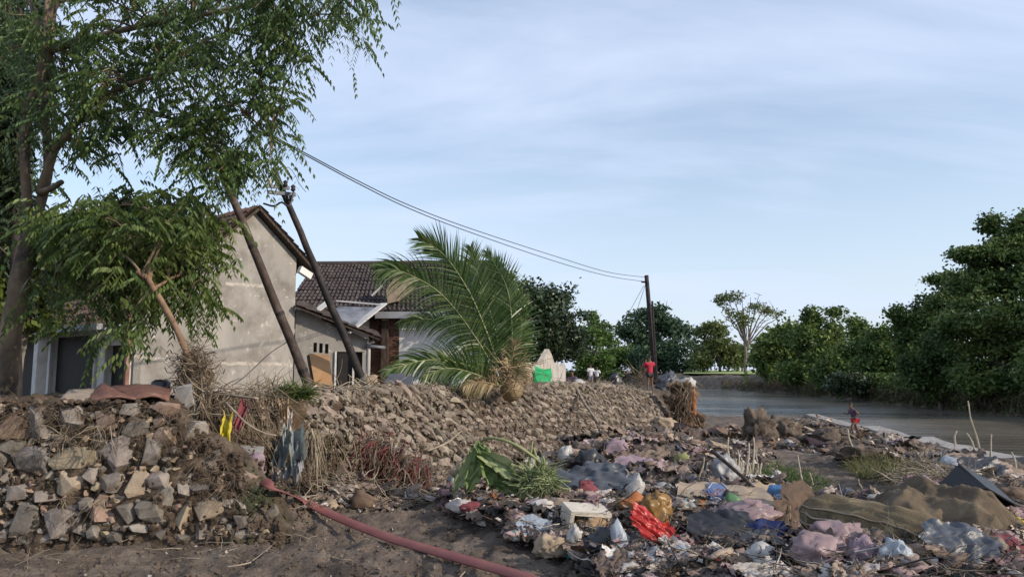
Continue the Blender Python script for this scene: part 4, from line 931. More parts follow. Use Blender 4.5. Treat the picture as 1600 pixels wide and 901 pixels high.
# ---------------------------------------------------------------- crumpled things
PL = dict(
 red=plastic('red_plastic', (.48, .03, .022), .35, .6), darkred=plastic('darkred_cloth', (.22, .05, .06), .8), pink=plastic('pink_plastic', (.37, .26, .265), .45, .35, .2), white=plastic('white_plastic', (.56, .54, .51), .4, .35, .2),
 grey=plastic('grey_plastic', (.36, .36, .37), .45, .5, .2), black=plastic('black_plastic', (.03, .03, .035), .35, .25, 0), navy=plastic('navy_cloth', (.03, .045, .16), .7, .2), blue=plastic('blue_plastic', (.10, .24, .50), .4, .3),
 skyb=plastic('paleblue_plastic', (.44, .49, .55), .4, .45, .2), teal=plastic('teal_plastic', (.05, .36, .42), .4, .2), green=plastic('green_plastic', (.10, .22, .10), .5, .4), orange=plastic('orange_plastic', (.42, .14, .04), .6, .6), amber=plastic('amber_plastic', (.36, .20, .06), .35, .6, .25),
 tan=plastic('tan_cloth', (.40, .31, .22), .9, .6), brown=plastic('brown_cloth', (.16, .105, .07), .9, .5), mud=mat('muddy_cloth', [(.06, .043, .03), (.10, .075, .05), (.14, .105, .07)], 3, .95, .5, 30, patch=((.20, .15, .095), 2.6, .55, .7)),
 mauve=plastic('mauve_cloth', (.30, .22, .26), .85, .5), olive=plastic('olive_cloth', (.30, .31, .12), .8, .5), card=plastic('cardboard', (.36, .24, .14), .9, .5, .05), slate=plastic('slate_tarp', (.09, .10, .12), .4, .45), yellow=plastic('yellow_plastic', (.62, .50, .03), .5, .2, .2), foam=plastic('foam', (.66, .60, .50), .8, .6, .1), clear=plastic('clear_plastic', (.33, .37, .36), .25, .6, .3),
)
def ico(sub):
    bm = bmesh.new(); bmesh.ops.create_icosphere(bm, subdivisions=sub, radius=1); v = np.array([q.co[:] for q in bm.verts]); f = [tuple(x.index for x in p.verts) for p in bm.faces]; bm.free(); return v, np.array(f)
ICO = {s: ico(s) for s in (2, 3, 4)}
def bag_v(seed, sub=3, amp=.42, f0=1.5, stretch=(1, 1, 1)):
    v, f = ICO[sub]; o = np.zeros_like(v); sx = Vector((seed*3.7, seed*1.3, 2.1))
    for i, p in enumerate(v):
        P = Vector(p); q = Vector((P.x*stretch[0], P.y*stretch[1], P.z*stretch[2]))*f0 + sx
        w = noise.noise_vector(q*.8)*.5
        rd = lambda f: max(0, 1-3.2*abs(noise.noise(q*f+w)))**1.4
        r = .74 + .35*noise.noise(q*.7) + amp*.62*rd(1) + amp*.40*rd(1.9) + amp*.20*rd(3.7)
        P = P*max(.25, r) + noise.noise_vector(q*1.1)*.22
        if P.z < -.45: P.z = -.45 + (P.z+.45)*.2
        o[i] = P
    return o, f
def bag_mesh(seed, sub=3, **k):
    o, f = bag_v(seed, sub, **k); return fast_mesh(o, f)
def inpoly(x, y, poly):
    c = False; j = len(poly)-1
    for i in range(len(poly)):
        if (poly[i][1] > y) != (poly[j][1] > y) and x < (poly[j][0]-poly[i][0])*(y-poly[i][1])/(poly[j][1]-poly[i][1])+poly[i][0]: c = not c
        j = i
    return c
HEAP = [(700, 772), (790, 758), (880, 752), (960, 770), (1060, 762), (1230, 770), (1330, 790), (1440, 770), (1530, 770), (1640, 770), (1640, 940), (960, 940), (900, 885), (850, 862), (800, 858), (790, 835), (740, 822), (695, 805)]
def bag(name, lb, cat, px, pyb, w, h, mt, seed=1, depth=.8, group=None, lift=0.0, sub=3, Y=None, rz=None, tilt=0, smooth=True, parent=None, **k):
    P = gpt(px, pyb) if Y is None else at(px, pyb, Y)
    if Y is None and inpoly(px, min(pyb, 900), HEAP): lift += .07
    s = P.y/FPX; W, Hh = w*s, h*s; o = link_mesh(name, bag_mesh(seed, sub, **k), PL[mt] if isinstance(mt, str) else mt, parent, (P.x, P.y + W*.15, P.z + Hh*.36 + lift), smooth)
    o.scale = (W*.5, W*.5*depth, Hh*.62); o.rotation_euler = (0, tilt, random.uniform(-.3, .3) if rz is None else rz)
    return tag(o, lb, cat, group) if parent is None else o
def sheet_mesh(seed, n=14, folds=2.0, amp=.22, curl=.3, ragged=.25):
    V = []; r = random.Random(seed); a = r.random()*6
    for j in range(n+1):
        for i in range(n+1):
            x, y = i/n*2-1, j/n*2-1; m = max(abs(x), abs(y)); l = math.hypot(x, y) or 1; k = m/l; k = lerp(1, k, .85)
            ed = 1 + ragged*noise.noise((x/l*1.8+seed, y/l*1.8, .5))*m + ragged*.5*noise.noise((x/l*6+seed, y/l*6, .5))*m
            X, Y = x*k*ed, y*k*ed; t = X*math.cos(a)+Y*math.sin(a)
            z = amp*(1-2*abs(noise.noise((t*folds+seed, Y*.6, X*.5)))) + amp*.4*(1-2.5*abs(noise.noise((X*3.5, Y*3.5, seed)))) + curl*(X*X*r.choice([1]) - Y*Y*.5)*noise.noise((seed, 1, 2))*2
            V.append((X+.12*noise.noise((Y*3, seed, 1)), Y+.12*noise.noise((X*3, seed, 8)), z))
    F = [(j*(n+1)+i, j*(n+1)+i+1, (j+1)*(n+1)+i+1, (j+1)*(n+1)+i) for j in range(n) for i in range(n)]
    return fast_mesh(V, F)
def sheet(name, lb, cat, px, pyb, w, h, mt, seed=1, group=None, tilt=.5, lift=.03, rz=None, Y=None, roll=0, **k):
    P = gpt(px, pyb) if Y is None else at(px, pyb, Y); s = P.y/FPX; W, Hh = w*s, h*s; lift += .08 if Y is None and inpoly(px, min(pyb, 900), HEAP) else 0
    Ly = max(Hh/math.sin(max(.3, tilt)), W*.35)
    o = link_mesh(name, sheet_mesh(seed, **k), PL[mt] if isinstance(mt, str) else mt, None, (P.x, P.y+Ly*.3, P.z+Hh*.45+lift), True)
    o.scale = (W*.5, Ly*.5, W*.30); o.rotation_euler = (tilt, roll, random.uniform(-.2, .2) if rz is None else rz); return tag(o, lb, cat, group)

# --- big pieces of the heap at lower right
mr = thing('mattress_roll', 'long mud-brown rolled mattress with pale piping lying on the rubbish', 'mattress', tuple(gpt(1370, 868)))
def roll_c(u): return curve([at(1252, 806, 6.55), at(1300, 826, 6.3), at(1370, 826, 6.0), at(1430, 836, 5.75), at(1488, 866, 5.5)], 40)[int(round(u*40))]
RC = curve([at(1256, 796, 6.6), at(1300, 808, 6.4), at(1365, 822, 6.1), at(1430, 838, 5.8), at(1486, 862, 5.55)], 60)
def rollfn(u, v):
    i = min(59, int(u*60)); p = RC[i].lerp(RC[i+1], u*60-i); d = (RC[min(60, i+2)]-RC[max(0, i-2)]).normalized(); y = Vector((-d.y, d.x, 0)).normalized(); z = d.cross(y); z = -z if z.z < 0 else z
    a = v*2*PI; e = (1-abs(2*u-1)**5)**.5; R_ = .235*e*(1+.10*noise.noise((u*5, math.cos(a), math.sin(a)))) ; R_ *= 1-.10*math.exp(-((a-1.9)/.14)**2)-.10*math.exp(-((a-2.3)/.12)**2)
    q = p + y*(math.cos(a)*R_*1.05) + z*(math.sin(a)*R_*.80) + noise.noise_vector(Vector((u*9, math.cos(a)*2, math.sin(a)*2)))*.022
    return q
grid_mesh('cover', rollfn, 120, 48, mat('mattress_cover', [(.085, .062, .036), (.13, .098, .056), (.17, .13, .075)], 4, .9, .5, 40, patch=((.27, .215, .125), 3.2, .56, .60), dirt=((.05, .038, .026), 1.7, .58, .72)), mr)
for a0 in (1.75, 2.15, 2.6):
    mb = MB(); pts_ = [rollfn(.06+.88*i/50, (PI-a0 if False else (a0+.9))/(2*PI)) for i in range(51)]; mb.tube([p+Vector((0, -.006, .008)) for p in pts_], .007, 6); mb.build('piping', M['straw'] if a0 > 2.1 else PL['tan'], mr)
def tarpfn(u, v):
    px = lerp(1325, 1575, u); X = (px-800)/FPX; prof = math.sin(PI*min(1, u*1.02))**.8; pk = .44*math.exp(-((u-.34)/.26)**2)+.34*math.exp(-((u-.74)/.2)**2)
    Y = 6.1 + 1.5*v - .5*u; x = X*Y*1.0; z = .1 + pk*math.sin(PI*v)**.7*.92*(1+.15*noise.noise((x*3, Y*3, 1))) + .13*(1-2*abs(noise.noise((x*2.2+Y*1.6, Y*.9, 2)))) - .05*abs(noise.noise((x*6-Y*3, Y*4, 5))) + .02*noise.noise((x*9, Y*9, 0)) - .05*max(0, 1-3*abs(noise.noise((x*2.6+2*Y, Y*1.3, 11)))) + .035*max(0, 1-3*abs(noise.noise((x*4-3*Y, Y*2.3, 21))))
    return (x, Y, z + gz(x, Y, False)*.3)
o = grid_mesh('muddy_tarp', tarpfn, 90, 60, PL['mud']); tag(o, 'big mud-coloured tarpaulin mound behind the rolled mattress', 'tarpaulin')
def obox(name, lb, cat, px, pyb, w, h, d, mt, rot, inner=None, Y=None, lift=0, th=.02, openside='top', flaps=False, parent=None):
    """open box from five separate panels"""
    P = gpt(px, pyb) if Y is None else at(px, pyb, Y); s = P.y/FPX; W, Hh, D = w*s, h*s, d*s; R = rotm(*rot); t = thing(name, lb, cat, tuple(P))
    C = P + Vector((0, D*.4, Hh*.5+lift)); pm = PL[mt] if isinstance(mt, str) else mt
    sp = {'bottom': ((0, 0, -Hh/2+th/2), (W-.004, D-.004, th)), 'top': ((0, 0, Hh/2-th/2), (W-.004, D-.004, th)), 'left': ((-W/2+th/2, 0, 0), (th, D, Hh-2*th)), 'right': ((W/2-th/2, 0, 0), (th, D, Hh-2*th)),
          'front': ((0, -D/2+th/2, 0), (W-2*th, th, Hh-2*th)), 'back': ((0, D/2-th/2, 0), (W-2*th, th, Hh-2*th))}
    for k_, (c, sz) in sp.items():
        if k_ == openside or (isinstance(openside, tuple) and k_ in openside): continue
        MB().box(C + R@Vector(c), sz, R, jit=.006).build('side_panel' if k_ not in ('bottom', 'top') else k_+'_panel', pm, t)
    if flaps: MB().box(C + R@Vector((0, -D*.72, Hh*.5)), (W*.95, D*.45, th*.5), R@rotm(.5, 0, 0)).build('flap', pm, t)
    return t
obox('black_crate', 'black open crate tipped towards the camera beside the tarpaulin mound', 'crate', 1545, 838, 76, 52, 60, 'black', (.55, .42, .4), lift=.18, openside='front', Y=6.9)
obox('foam_box', 'dirty white broken foam box with an open front in the heap', 'box', 916, 842, 66, 44, 50, 'foam', (.16, .10, .24), openside=('front', 'bottom'), lift=.0, th=.035)
obox('orange_tub', 'muddy orange tub below the blue pocket cloth', 'tub', 1118, 814, 40, 20, 26, 'orange', (.5, .1, .2), lift=.03, openside='top')
obox('small_white_carton', 'small dirty white carton beneath the bright red bag', 'carton', 1012, 876, 26, 20, 20, 'white', (.3, .2, .4), openside='top')
obox('torn_carton', 'brown open carton with a raised flap left of the rolled mattress', 'carton', 1222, 836, 40, 30, 30, 'card', (.6, -.2, -.5), openside='top', flaps=True, lift=.04)
# teal bucket lying with a ring-mouthed jar
tb = thing('teal_bucket', 'teal bucket lying on its side left of the grey-mouthed jar', 'bucket', tuple(gpt(1050, 812)))
P = gpt(1052, 814); a = P+Vector((-.06, .05, .10)); b = P+Vector((.12, -.02, .12)); MB().tube([a, b], [.065, .085], 20).build('body', PL['teal'], tb, smooth=False); MB().tube([b-Vector((.012, 0, 0)), b+Vector((.012, -.003, 0))], [.092, .092], 20).build('rim', PL['teal'], tb)
jt = thing('jar', 'grey round-mouthed jar lying beside the teal bucket', 'jar', tuple(gpt(1075, 812)))
P = gpt(1074, 812); d_ = Vector((.25, -.95, .15)).normalized(); a = P+Vector((0, .15, .10)); mb = MB(); mb.tube([a, a+d_*.1, a+d_*.15, a+d_*.16, a+d_*.15, a+d_*.06], [.075, .085, .08, .066, .052, .045], 22, cap=False); mb.build('body', PL['grey'], jt, smooth=True)
MB().tube([a+d_*.05, a+d_*.055], .05, 16).build('dark_inside', PL['black'], jt)
# tan cloth with blue pocket
tc_ = thing('pocket_cloth', 'tan canvas cloth with a sewn blue pocket panel spread on the heap', 'cloth', tuple(gpt(1130, 790)))
P0_, P1_, P2_, P3_ = at(1056, 786, 7.3), at(1215, 790, 7.2), at(1190, 762, 8.0), at(1062, 752, 8.0)
def tcf(u, v): p = P0_.lerp(P1_, u).lerp(P3_.lerp(P2_, u), v); return p + Vector((0, 0, .03*noise.noise((u*5, v*4, 1))+.03*math.sin(v*3)))
grid_mesh('canvas', tcf, 30, 14, PL['tan'], tc_)
def bpf(u, v):
    x, y = u*2-1, v*2-1; m = max(abs(x), abs(y)); l = math.hypot(x, y) or 1; k = lerp(1, m/l, .35); return Vector(tcf(.44+.115*x*k, .50+.40*y*k)) + Vector((0, -.012, .014))
grid_mesh('blue_pocket', bpf, 12, 8, plastic('denim', (.16, .22, .40), .9, .3), tc_)
mb = MB(); mb.tube([Vector(bpf(.5+.5*math.cos(a), .5+.5*math.sin(a)))+Vector((0, -.004, .004)) for a in np.linspace(0, 2*PI, 40)], .006, 5); mb.build('piping', PL['white'], tc_)
HER = [  # kind, name, label, category, px, bottom y, w, h, material, seed, extra
 ('s', 'plastic_bag', 'bright red torn plastic bag in the middle of the heap', 'bag', 1022, 874, 88, 34, 'red', 3, dict(n=34, tilt=.7, folds=3.5, amp=.3, rz=-.2, roll=.55, lift=.06)),
 ('b', 'plastic_bag', 'amber-brown see-through bag standing above the bright red bag', 'bag', 1029, 832, 50, 52, 'amber', 4, dict(sub=4)),
 ('b', 'plastic_bag', 'large dusty pink bag at the bottom edge before the rolled mattress', 'bag', 1290, 905, 92, 50, 'pink', 5, dict(sub=4)),
 ('b', 'plastic_bag', 'second pinkish bag bulging up behind the large dusty pink bag', 'bag', 1318, 880, 90, 46, 'pink', 6, dict(sub=4)),
 ('b', 'plastic_bag', 'mauve-grey knotted bag right of the dusty pink bag', 'bag', 1352, 903, 50, 46, 'mauve', 7, dict(sub=4)),
 ('b', 'plastic_bag', 'pale blue and white crumpled bag at the lower right by the dark tarp', 'bag', 1406, 905, 44, 42, 'skyb', 8, dict(sub=4)),
 ('s', 'dark_tarp', 'slate-grey shiny tarp sheet under the right end of the mattress', 'tarp', 1515, 902, 120, 46, 'slate', 9, dict(n=30, tilt=.6)),
 ('s', 'red_sheet', 'faded red sheet at the right edge of the heap', 'sheet', 1590, 890, 50, 22, 'darkred', 10, dict()),
 ('b', 'plastic_bag', 'dull pink bundle above the faded red sheet at right', 'bag', 1575, 872, 56, 28, 'pink', 31, dict()),
 ('b', 'plastic_bag', 'yellow-orange torn wrapper at the right edge by the black crate', 'bag', 1592, 838, 26, 20, 'yellow', 32, dict()),
 ('b', 'cloth_bundle', 'navy and white bundle lying left of the torn brown carton', 'bundle', 1205, 862, 62, 34, 'navy', 11, dict(sub=4)),
 ('b', 'plastic_bag', 'white bag tucked over the navy bundle', 'bag', 1183, 842, 44, 26, 'white', 12, dict(lift=.05)),
 ('b', 'plastic_bag', 'wide pinkish net bag above the black plastic strips', 'bag', 1178, 836, 84, 34, 'pink', 13, dict(sub=4, lift=.03)),
 ('s', 'black_sheet', 'folded black plastic sheet across the centre right of the heap', 'sheet', 1135, 868, 110, 40, 'black', 14, dict(n=26, tilt=.55, folds=4)),
 ('s', 'black_sheet', 'second black plastic strip right below the folded black sheet', 'sheet', 1195, 882, 70, 22, 'black', 15, dict(n=20, tilt=.5, folds=4)),
 ('b', 'plastic_bag', 'white rumpled bag at the bottom below the navy bundle', 'bag', 1193, 898, 48, 30, 'white', 16, dict()),
 ('b', 'plastic_bag', 'milky round bag at the bottom left of the heap', 'bag', 990, 902, 28, 24, 'white', 17, dict()),
 ('b', 'plastic_bag', 'greyish see-through bag at the bottom, second from the heap corner', 'bag', 1024, 902, 42, 28, 'grey', 18, dict()),
 ('b', 'plastic_bag', 'lilac and white bag at the bottom below the red bag', 'bag', 1060, 896, 40, 26, 'skyb', 19, dict()),
 ('b', 'plastic_bag', 'blue-striped white bag hanging over the dark hollow under the foam box', 'bag', 968, 880, 30, 46, 'skyb', 20, dict()),
 ('b', 'cloth_bundle', 'black cloth bundle in the dark hollow left of the red bag', 'bundle', 940, 886, 56, 44, 'black', 21, dict()),
 ('b', 'plastic_bag', 'tan crumpled paper bag before the foam box', 'bag', 862, 872, 46, 36, 'tan', 22, dict(sub=4)),
 ('b', 'paper_bag', 'brown folded card stuffed into the open front of the foam box', 'card', 925, 846, 44, 26, 'card', 123, dict(sub=4)),
 ('b', 'plastic_bag', 'upright white bag tip before the foam box', 'bag', 900, 864, 24, 30, 'white', 23, dict()),
 ('s', 'packet', 'pale grey-blue opened packet nearest the bare mud', 'packet', 832, 858, 50, 24, 'skyb', 24, dict(n=18)),
 ('b', 'packet', 'small green and white packet at the left tip of the heap', 'packet', 803, 858, 18, 20, 'clear', 25, dict()),
 ('b', 'plastic_bag', 'white bag upright behind the foam box', 'bag', 992, 792, 30, 40, 'white', 26, dict(tilt=.4)),
 ('s', 'grey_sheet', 'dark grey plastic sheet stretched behind the foam box', 'sheet', 935, 782, 120, 34, 'slate', 27, dict(n=26, tilt=.5, folds=3)),
 ('s', 'grey_sheet', 'pale grey folded sheet lying on the dark sheet behind the foam box', 'sheet', 958, 766, 60, 18, 'grey', 28, dict(n=18, tilt=.5, lift=.10)),
 ('b', 'rag', 'crimson rag showing over the top of the foam box', 'rag', 918, 790, 34, 22, 'darkred', 29, dict(lift=.06)),
 ('b', 'rag', 'salmon red rag between the foam box and the amber bag', 'rag', 990, 812, 50, 26, 'orange', 30, dict()),
 ('b', 'rag', 'dark green sheet scrap right of the orange tub', 'rag', 1145, 818, 36, 34, 'green', 33, dict()),
 ('b', 'plastic_bag', 'blue-grey bag above the torn carton by the leaning stick', 'bag', 1222, 792, 40, 26, 'blue', 34, dict()),
 ('b', 'rag', 'black cloth beside the torn carton', 'rag', 1240, 818, 34, 38, 'black', 35, dict()),
 ('s', 'cardboard', 'big torn brown cardboard sheet at the left end of the mattress', 'cardboard', 1262, 850, 70, 60, 'brown', 36, dict(n=26, tilt=.7, ragged=.45, folds=3)),
 ('b', 'plastic_bag', 'rumpled grey patterned bag among the dry stalks', 'bag', 1136, 772, 46, 48, 'grey', 37, dict(sub=4)),
 ('b', 'rag', 'yellow-green rag on the middle mound before the riprap end', 'rag', 1070, 735, 30, 26, 'olive', 38, dict()),
 ('b', 'plastic_bag', 'light blue bottle-shaped bag in the middle mound', 'bag', 962, 750, 18, 26, 'blue', 39, dict()),
 ('b', 'cloth_bundle', 'mauve cloth draped over the middle mound', 'bundle', 960, 722, 60, 34, 'mauve', 40, dict(sub=4)),
 ('b', 'cloth_bundle', 'grey-blue cloth high on the middle mound', 'bundle', 1010, 690, 34, 22, 'grey', 41, dict()),
 ('b', 'sack', 'big tan sack slumped on the stones near the riprap end', 'sack', 1032, 678, 56, 30, 'tan', 42, dict(sub=4)),
 ('b', 'sack', 'upright tan sack left of the slumped tan sack', 'sack', 996, 668, 30, 30, 'tan', 43, dict()),
 ('b', 'plastic_bag', 'white bag at the foot of the debris pillar by the river', 'bag', 1078, 672, 20, 20, 'white', 44, dict()),
 ('b', 'plastic_bag', 'pale cloth hanging over the dark gap at the riprap foot', 'bag', 884, 728, 26, 32, 'white', 45, dict()),
 ('b', 'cloth_bundle', 'dark wet cloth in the gap left of the middle mound', 'bundle', 925, 738, 56, 34, 'black', 46, dict()),
 ('s', 'wide_cloth', 'mud-streaked grey cloth spread right of the middle mound', 'cloth', 1000, 748, 80, 26, 'mauve', 47, dict(n=20)),
 ('b', 'rag', 'dark pink rag left of the brown scraps', 'rag', 735, 812, 34, 18, 'darkred', 48, dict()),
 ('b', 'plastic_bag', 'clear crumpled bag beside the blue lid', 'bag', 708, 778, 22, 26, 'clear', 49, dict()),
 ('b', 'rag', 'small orange lump under the green plant', 'rag', 772, 800, 18, 18, 'orange', 50, dict()),
 ('b', 'stump', 'brown rounded stump on the mud below the striped rags', 'stump', 562, 795, 50, 30, 'brown', 51, dict(amp=.15)),
 ('b', 'stump', 'pale split wood chunk left of the rounded stump', 'wood', 515, 797, 34, 18, 'tan', 52, dict(amp=.2)),
 ('b', 'plastic_bag', 'blue and white cloth heap by the embankment kerb', 'bag', 1492, 742, 40, 26, 'skyb', 53, dict()),
 ('s', 'dark_tarp', 'black tarp lying along the embankment kerb at right', 'tarp', 1545, 752, 90, 26, 'black', 54, dict(n=20)),
 ('b', 'rag', 'pink strap looped over a stick below the black tarp', 'strap', 1512, 772, 18, 28, 'pink', 55, dict()),
 ('b', 'plastic_bag', 'white bag caught in the green weeds by the dark mud flat', 'bag', 1216, 748, 16, 14, 'white', 56, dict()),
 ('b', 'boulder', 'rounded brown boulder at the right edge below the black tarp', 'boulder', 1590, 800, 50, 34, 'brown', 57, dict(amp=.12)),
 ('b', 'plastic_bag', 'pale pink wrapper by the black crate', 'bag', 1505, 800, 26, 18, 'pink', 58, dict()),
 ('b', 'earth_clod', 'large dark earth clod highest above the river beach', 'clod', 1188, 692, 50, 46, M['mud'], 60, dict(amp=.75, sub=4)),
 ('b', 'earth_clod', 'second dark earth clod right of the highest one', 'clod', 1228, 690, 46, 36, M['mud'], 61, dict(amp=.7, sub=4)),
 ('b', 'earth_clod', 'low dark clod with pale scraps beside the running child', 'clod', 1300, 700, 70, 26, M['mud'], 62, dict(amp=.7, sub=4)),
 ('b', 'earth_clod', 'dark clod heap right below the running child', 'clod', 1350, 722, 80, 24, M['mud'], 63, dict(amp=.7, sub=4)),
]
for kd, nm, lb, ct, px, pb2, w, h, mt, sd, ex in HER:
    if kd == 'b': bag(nm, lb, ct, px, pb2, w, h, mt, sd, **ex)
    else: sheet(nm, lb, ct, px, pb2, w, h, mt, sd, **ex)
P = gpt(728, 782); o = MB().tube([P+Vector((0, 0, .05)), P+Vector((.01, -.02, .065))], .062, 20).build('blue_lid', PL['blue']); tag(o, 'round blue plastic lid beneath the green plant', 'lid')
P = gpt(421, 826); o = MB().tube([P+Vector((-.10, 0, .035)), P+Vector((-.08, 0, .04)), P+Vector((.06, .01, .04)), P+Vector((.085, .01, .04)), P+Vector((.10, .01, .04))], [.02, .037, .037, .02, .014], 12).build('water_bottle', PL['clear'], smooth=True); tag(o, 'clear crushed water bottle on bare mud at the wall foot', 'bottle')

# --- shared medium scraps
bm_ = [bag_mesh(70+i, 2, amp=.5) for i in range(7)]; sm_ = [sheet_mesh(80+i, 6, amp=.3, ragged=.8) for i in range(9)]
_sc = {}
def smesh(kind, i, mt):
    k = (kind, i, mt.name)
    if k not in _sc:
        me = (bm_ if kind == 'b' else sm_)[i].copy(); me.materials.append(mt); me.polygons.foreach_set('use_smooth', [True]*len(me.polygons)); _sc[k] = me
    return _sc[k]
MIDH = [(880, 690), (930, 668), (1010, 650), (1060, 655), (1090, 690), (1100, 740), (1080, 762), (960, 762), (930, 740), (885, 735)]
FOOT = [(480, 745), (600, 740), (720, 712), (880, 712), (890, 745), (700, 775), (620, 800), (470, 800)]
BEACH = [(1110, 668), (1200, 668), (1260, 650), (1400, 672), (1480, 710), (1600, 752), (1600, 778), (1460, 745), (1330, 715), (1200, 700), (1130, 700)]
STK = [(1060, 700), (1210, 700), (1230, 770), (1330, 780), (1240, 800), (1040, 775)]
def rpoly(poly):
    xs = [p[0] for p in poly]; ys = [p[1] for p in poly]
    while True:
        x, y = random.uniform(min(xs), max(xs)), random.uniform(min(ys), max(ys))
        if inpoly(x, y, poly): return x, y
LMK = [(1020, 850, 'the bright red bag'), (1029, 810, 'the amber bag'), (918, 815, 'the foam box'), (1065, 800, 'the teal bucket'), (1125, 772, 'the blue pocket cloth'), (1118, 806, 'the orange tub'), (1290, 880, 'the big pink bag'), (1370, 830, 'the mattress roll'),
 (1440, 790, 'the muddy tarp mound'), (1540, 810, 'the black crate'), (1515, 885, 'the slate tarp'), (1205, 848, 'the navy bundle'), (1140, 850, 'the folded black sheet'), (1222, 818, 'the torn carton'), (832, 845, 'the pale blue packet'), (862, 855, 'the tan paper bag'), (728, 775, 'the blue lid'),
 (770, 750, 'the wilted green plant'), (960, 710, 'the mauve cloth'), (1070, 722, 'the yellow-green rag'), (925, 720, 'the dark wet cloth'), (1032, 665, 'the slumped tan sack'), (1136, 750, 'the patterned grey bag'), (1188, 670, 'the highest dark clod'), (1335, 665, 'the running child'), (1420, 748, 'the dry grass heap'), (1492, 730, 'the blue and white cloth heap'),
 (1545, 740, 'the black tarp'), (1175, 755, 'the stalk thicket'), (1060, 885, 'the lilac and white bag'), (1000, 740, 'the streaked grey cloth'), (1578, 760, 'the driftwood branches'), (935, 775, 'the dark grey sheet'), (1406, 885, 'the pale blue bag'), (1590, 855, 'the dull pink bundle')]
def where(x, y):
    d, l = min(((math.hypot(x-a, (y-b)*1.6), (a, b, t)) for a, b, t in LMK)); dx, dy = x-l[0], (y-l[1])*1.6
    w = ('just ' if d < 28 else '') + (('right of ' if dx > 0 else 'left of ') if abs(dx) > abs(dy)*1.5 else ('below ' if dy > 0 else 'above ') if abs(dy) > abs(dx)*1.5 else ('below and right of ' if dx > 0 and dy > 0 else 'below and left of ' if dy > 0 else 'above and right of ' if dx > 0 else 'above and left of '))
    return w + l[2]
CW = dict(card='cardboard-brown', brown='dark brown', tan='tan', white='dirty white', grey='grey', pink='dusty pink', mauve='mauve', black='black', slate='slate-grey', red='red', darkred='dark red', blue='blue', teal='teal', skyb='pale blue')
def scatter(poly, n, kind, name, lb, cat, group, mts, w0, w1, lift=.04, flat=.6):
    for _ in range(n):
        x, y = rpoly(poly); P = gpt(x, y); W = random.uniform(w0, w1)*P.y/FPX; mt = random.choice(mts); cw = CW[mt] if isinstance(mt, str) else 'brown'; mt = PL[mt] if isinstance(mt, str) else mt; fr = (W*FPX/P.y-w0)/(w1-w0); lb = ('tiny ' if fr < .25 else 'small ' if fr < .6 else 'fair-sized ') + cw + ' ' + {'b': 'crumpled bag', 's': 'curled scrap'}[kind] + ' ' + where(x, y); rx_ = random.uniform(-.5, .9); lb = ('flat-lying ' if abs(rx_) < .2 else 'upturned ' if rx_ > .45 else 'slanting ' if rx_ > 0 else 'tipped-back ') + lb
        i = random.randrange(len(bm_) if kind == 'b' else len(sm_)); o = bpy.data.objects.new(name, smesh(kind, i, mt)); COL.objects.link(o)
        o.location = P + Vector((0, W*.2, W*.12+random.random()*lift)); o.scale = (W*.5, W*.5*random.uniform(.5, 1), W*random.uniform(.25, .45)*(1 if kind == 'b' else 1.0)*flat/.6)
        o.rotation_euler = (rx_, random.uniform(-.5, .5), random.uniform(0, 6.3)); tag(o, lb, cat, group)
BR = [(690, 772), (760, 775), (860, 770), (890, 790), (885, 835), (800, 830), (700, 810)]
scatter(BR, 70, 's', 'cardboard_scrap', 'curled brown scrap in the drift under the wilted green plant', 'scrap', 'brown scraps drifted under the green plant', [M['scrap'], M['scrap'], 'card', 'brown'], 16, 36, .08)
scatter(HEAP, 70, 's', 'cardboard_scrap', 'small torn brown scrap scattered through the big rubbish heap', 'scrap', 'brown scraps in the big heap', [M['scrap'], 'card', 'brown', 'tan'], 18, 44, .10)
scatter(HEAP, 26, 'b', 'plastic_bag', 'small dirty white crumpled bag among the scraps of the big heap', 'bag', 'small white bags in the big heap', ['white'], 16, 32, .08)
scatter(HEAP, 26, 'b', 'plastic_bag', 'small grey or pinkish crumpled bag among the scraps of the big heap', 'bag', 'small dull bags in the big heap', ['grey', 'pink', 'mauve', 'pink'], 18, 38, .08)
scatter(HEAP, 24, 's', 'black_sheet', 'small black plastic rag among the scraps of the big heap', 'rag', 'black rags in the big heap', ['black', 'slate', 'brown'], 24, 54, .06)
scatter(HEAP, 7, 's', 'wrapper', 'tiny red wrapper lost in the big rubbish heap', 'wrapper', 'red wrappers in the big heap', ['red', 'darkred'], 10, 18, .1)
scatter(HEAP, 6, 's', 'wrapper', 'tiny blue wrapper lost in the big rubbish heap', 'wrapper', 'blue wrappers in the big heap', ['blue', 'teal'], 9, 16, .1)
scatter(MIDH, 60, 's', 'rag', 'muddy brown or mauve rag on the middle mound before the riprap end', 'rag', 'rags on the middle mound', ['brown', 'mauve', 'tan', 'brown', 'slate'], 18, 46, .12)
scatter(MIDH, 18, 'b', 'plastic_bag', 'small pale bag on the middle mound before the riprap end', 'bag', 'pale bags on the middle mound', ['white', 'grey', 'pink'], 10, 22, .12)
scatter(BEACH, 34, 's', 'rag', 'greyish brown rag strewn on the beach along the river edge', 'rag', 'rags on the river beach', ['tan', 'mauve', 'brown', 'grey', 'brown'], 10, 28, .12)
scatter(BEACH, 24, 'b', 'plastic_bag', 'tiny pale bag strewn on the beach along the river edge', 'bag', 'pale bags on the river beach', ['white', 'grey'], 6, 12, .10)
scatter(STK, 24, 's', 'rag', 'small dull rag lying among the dry standing stalks', 'rag', 'rags among the stalks', ['tan', 'grey', 'brown', 'mauve'], 10, 24, .05)
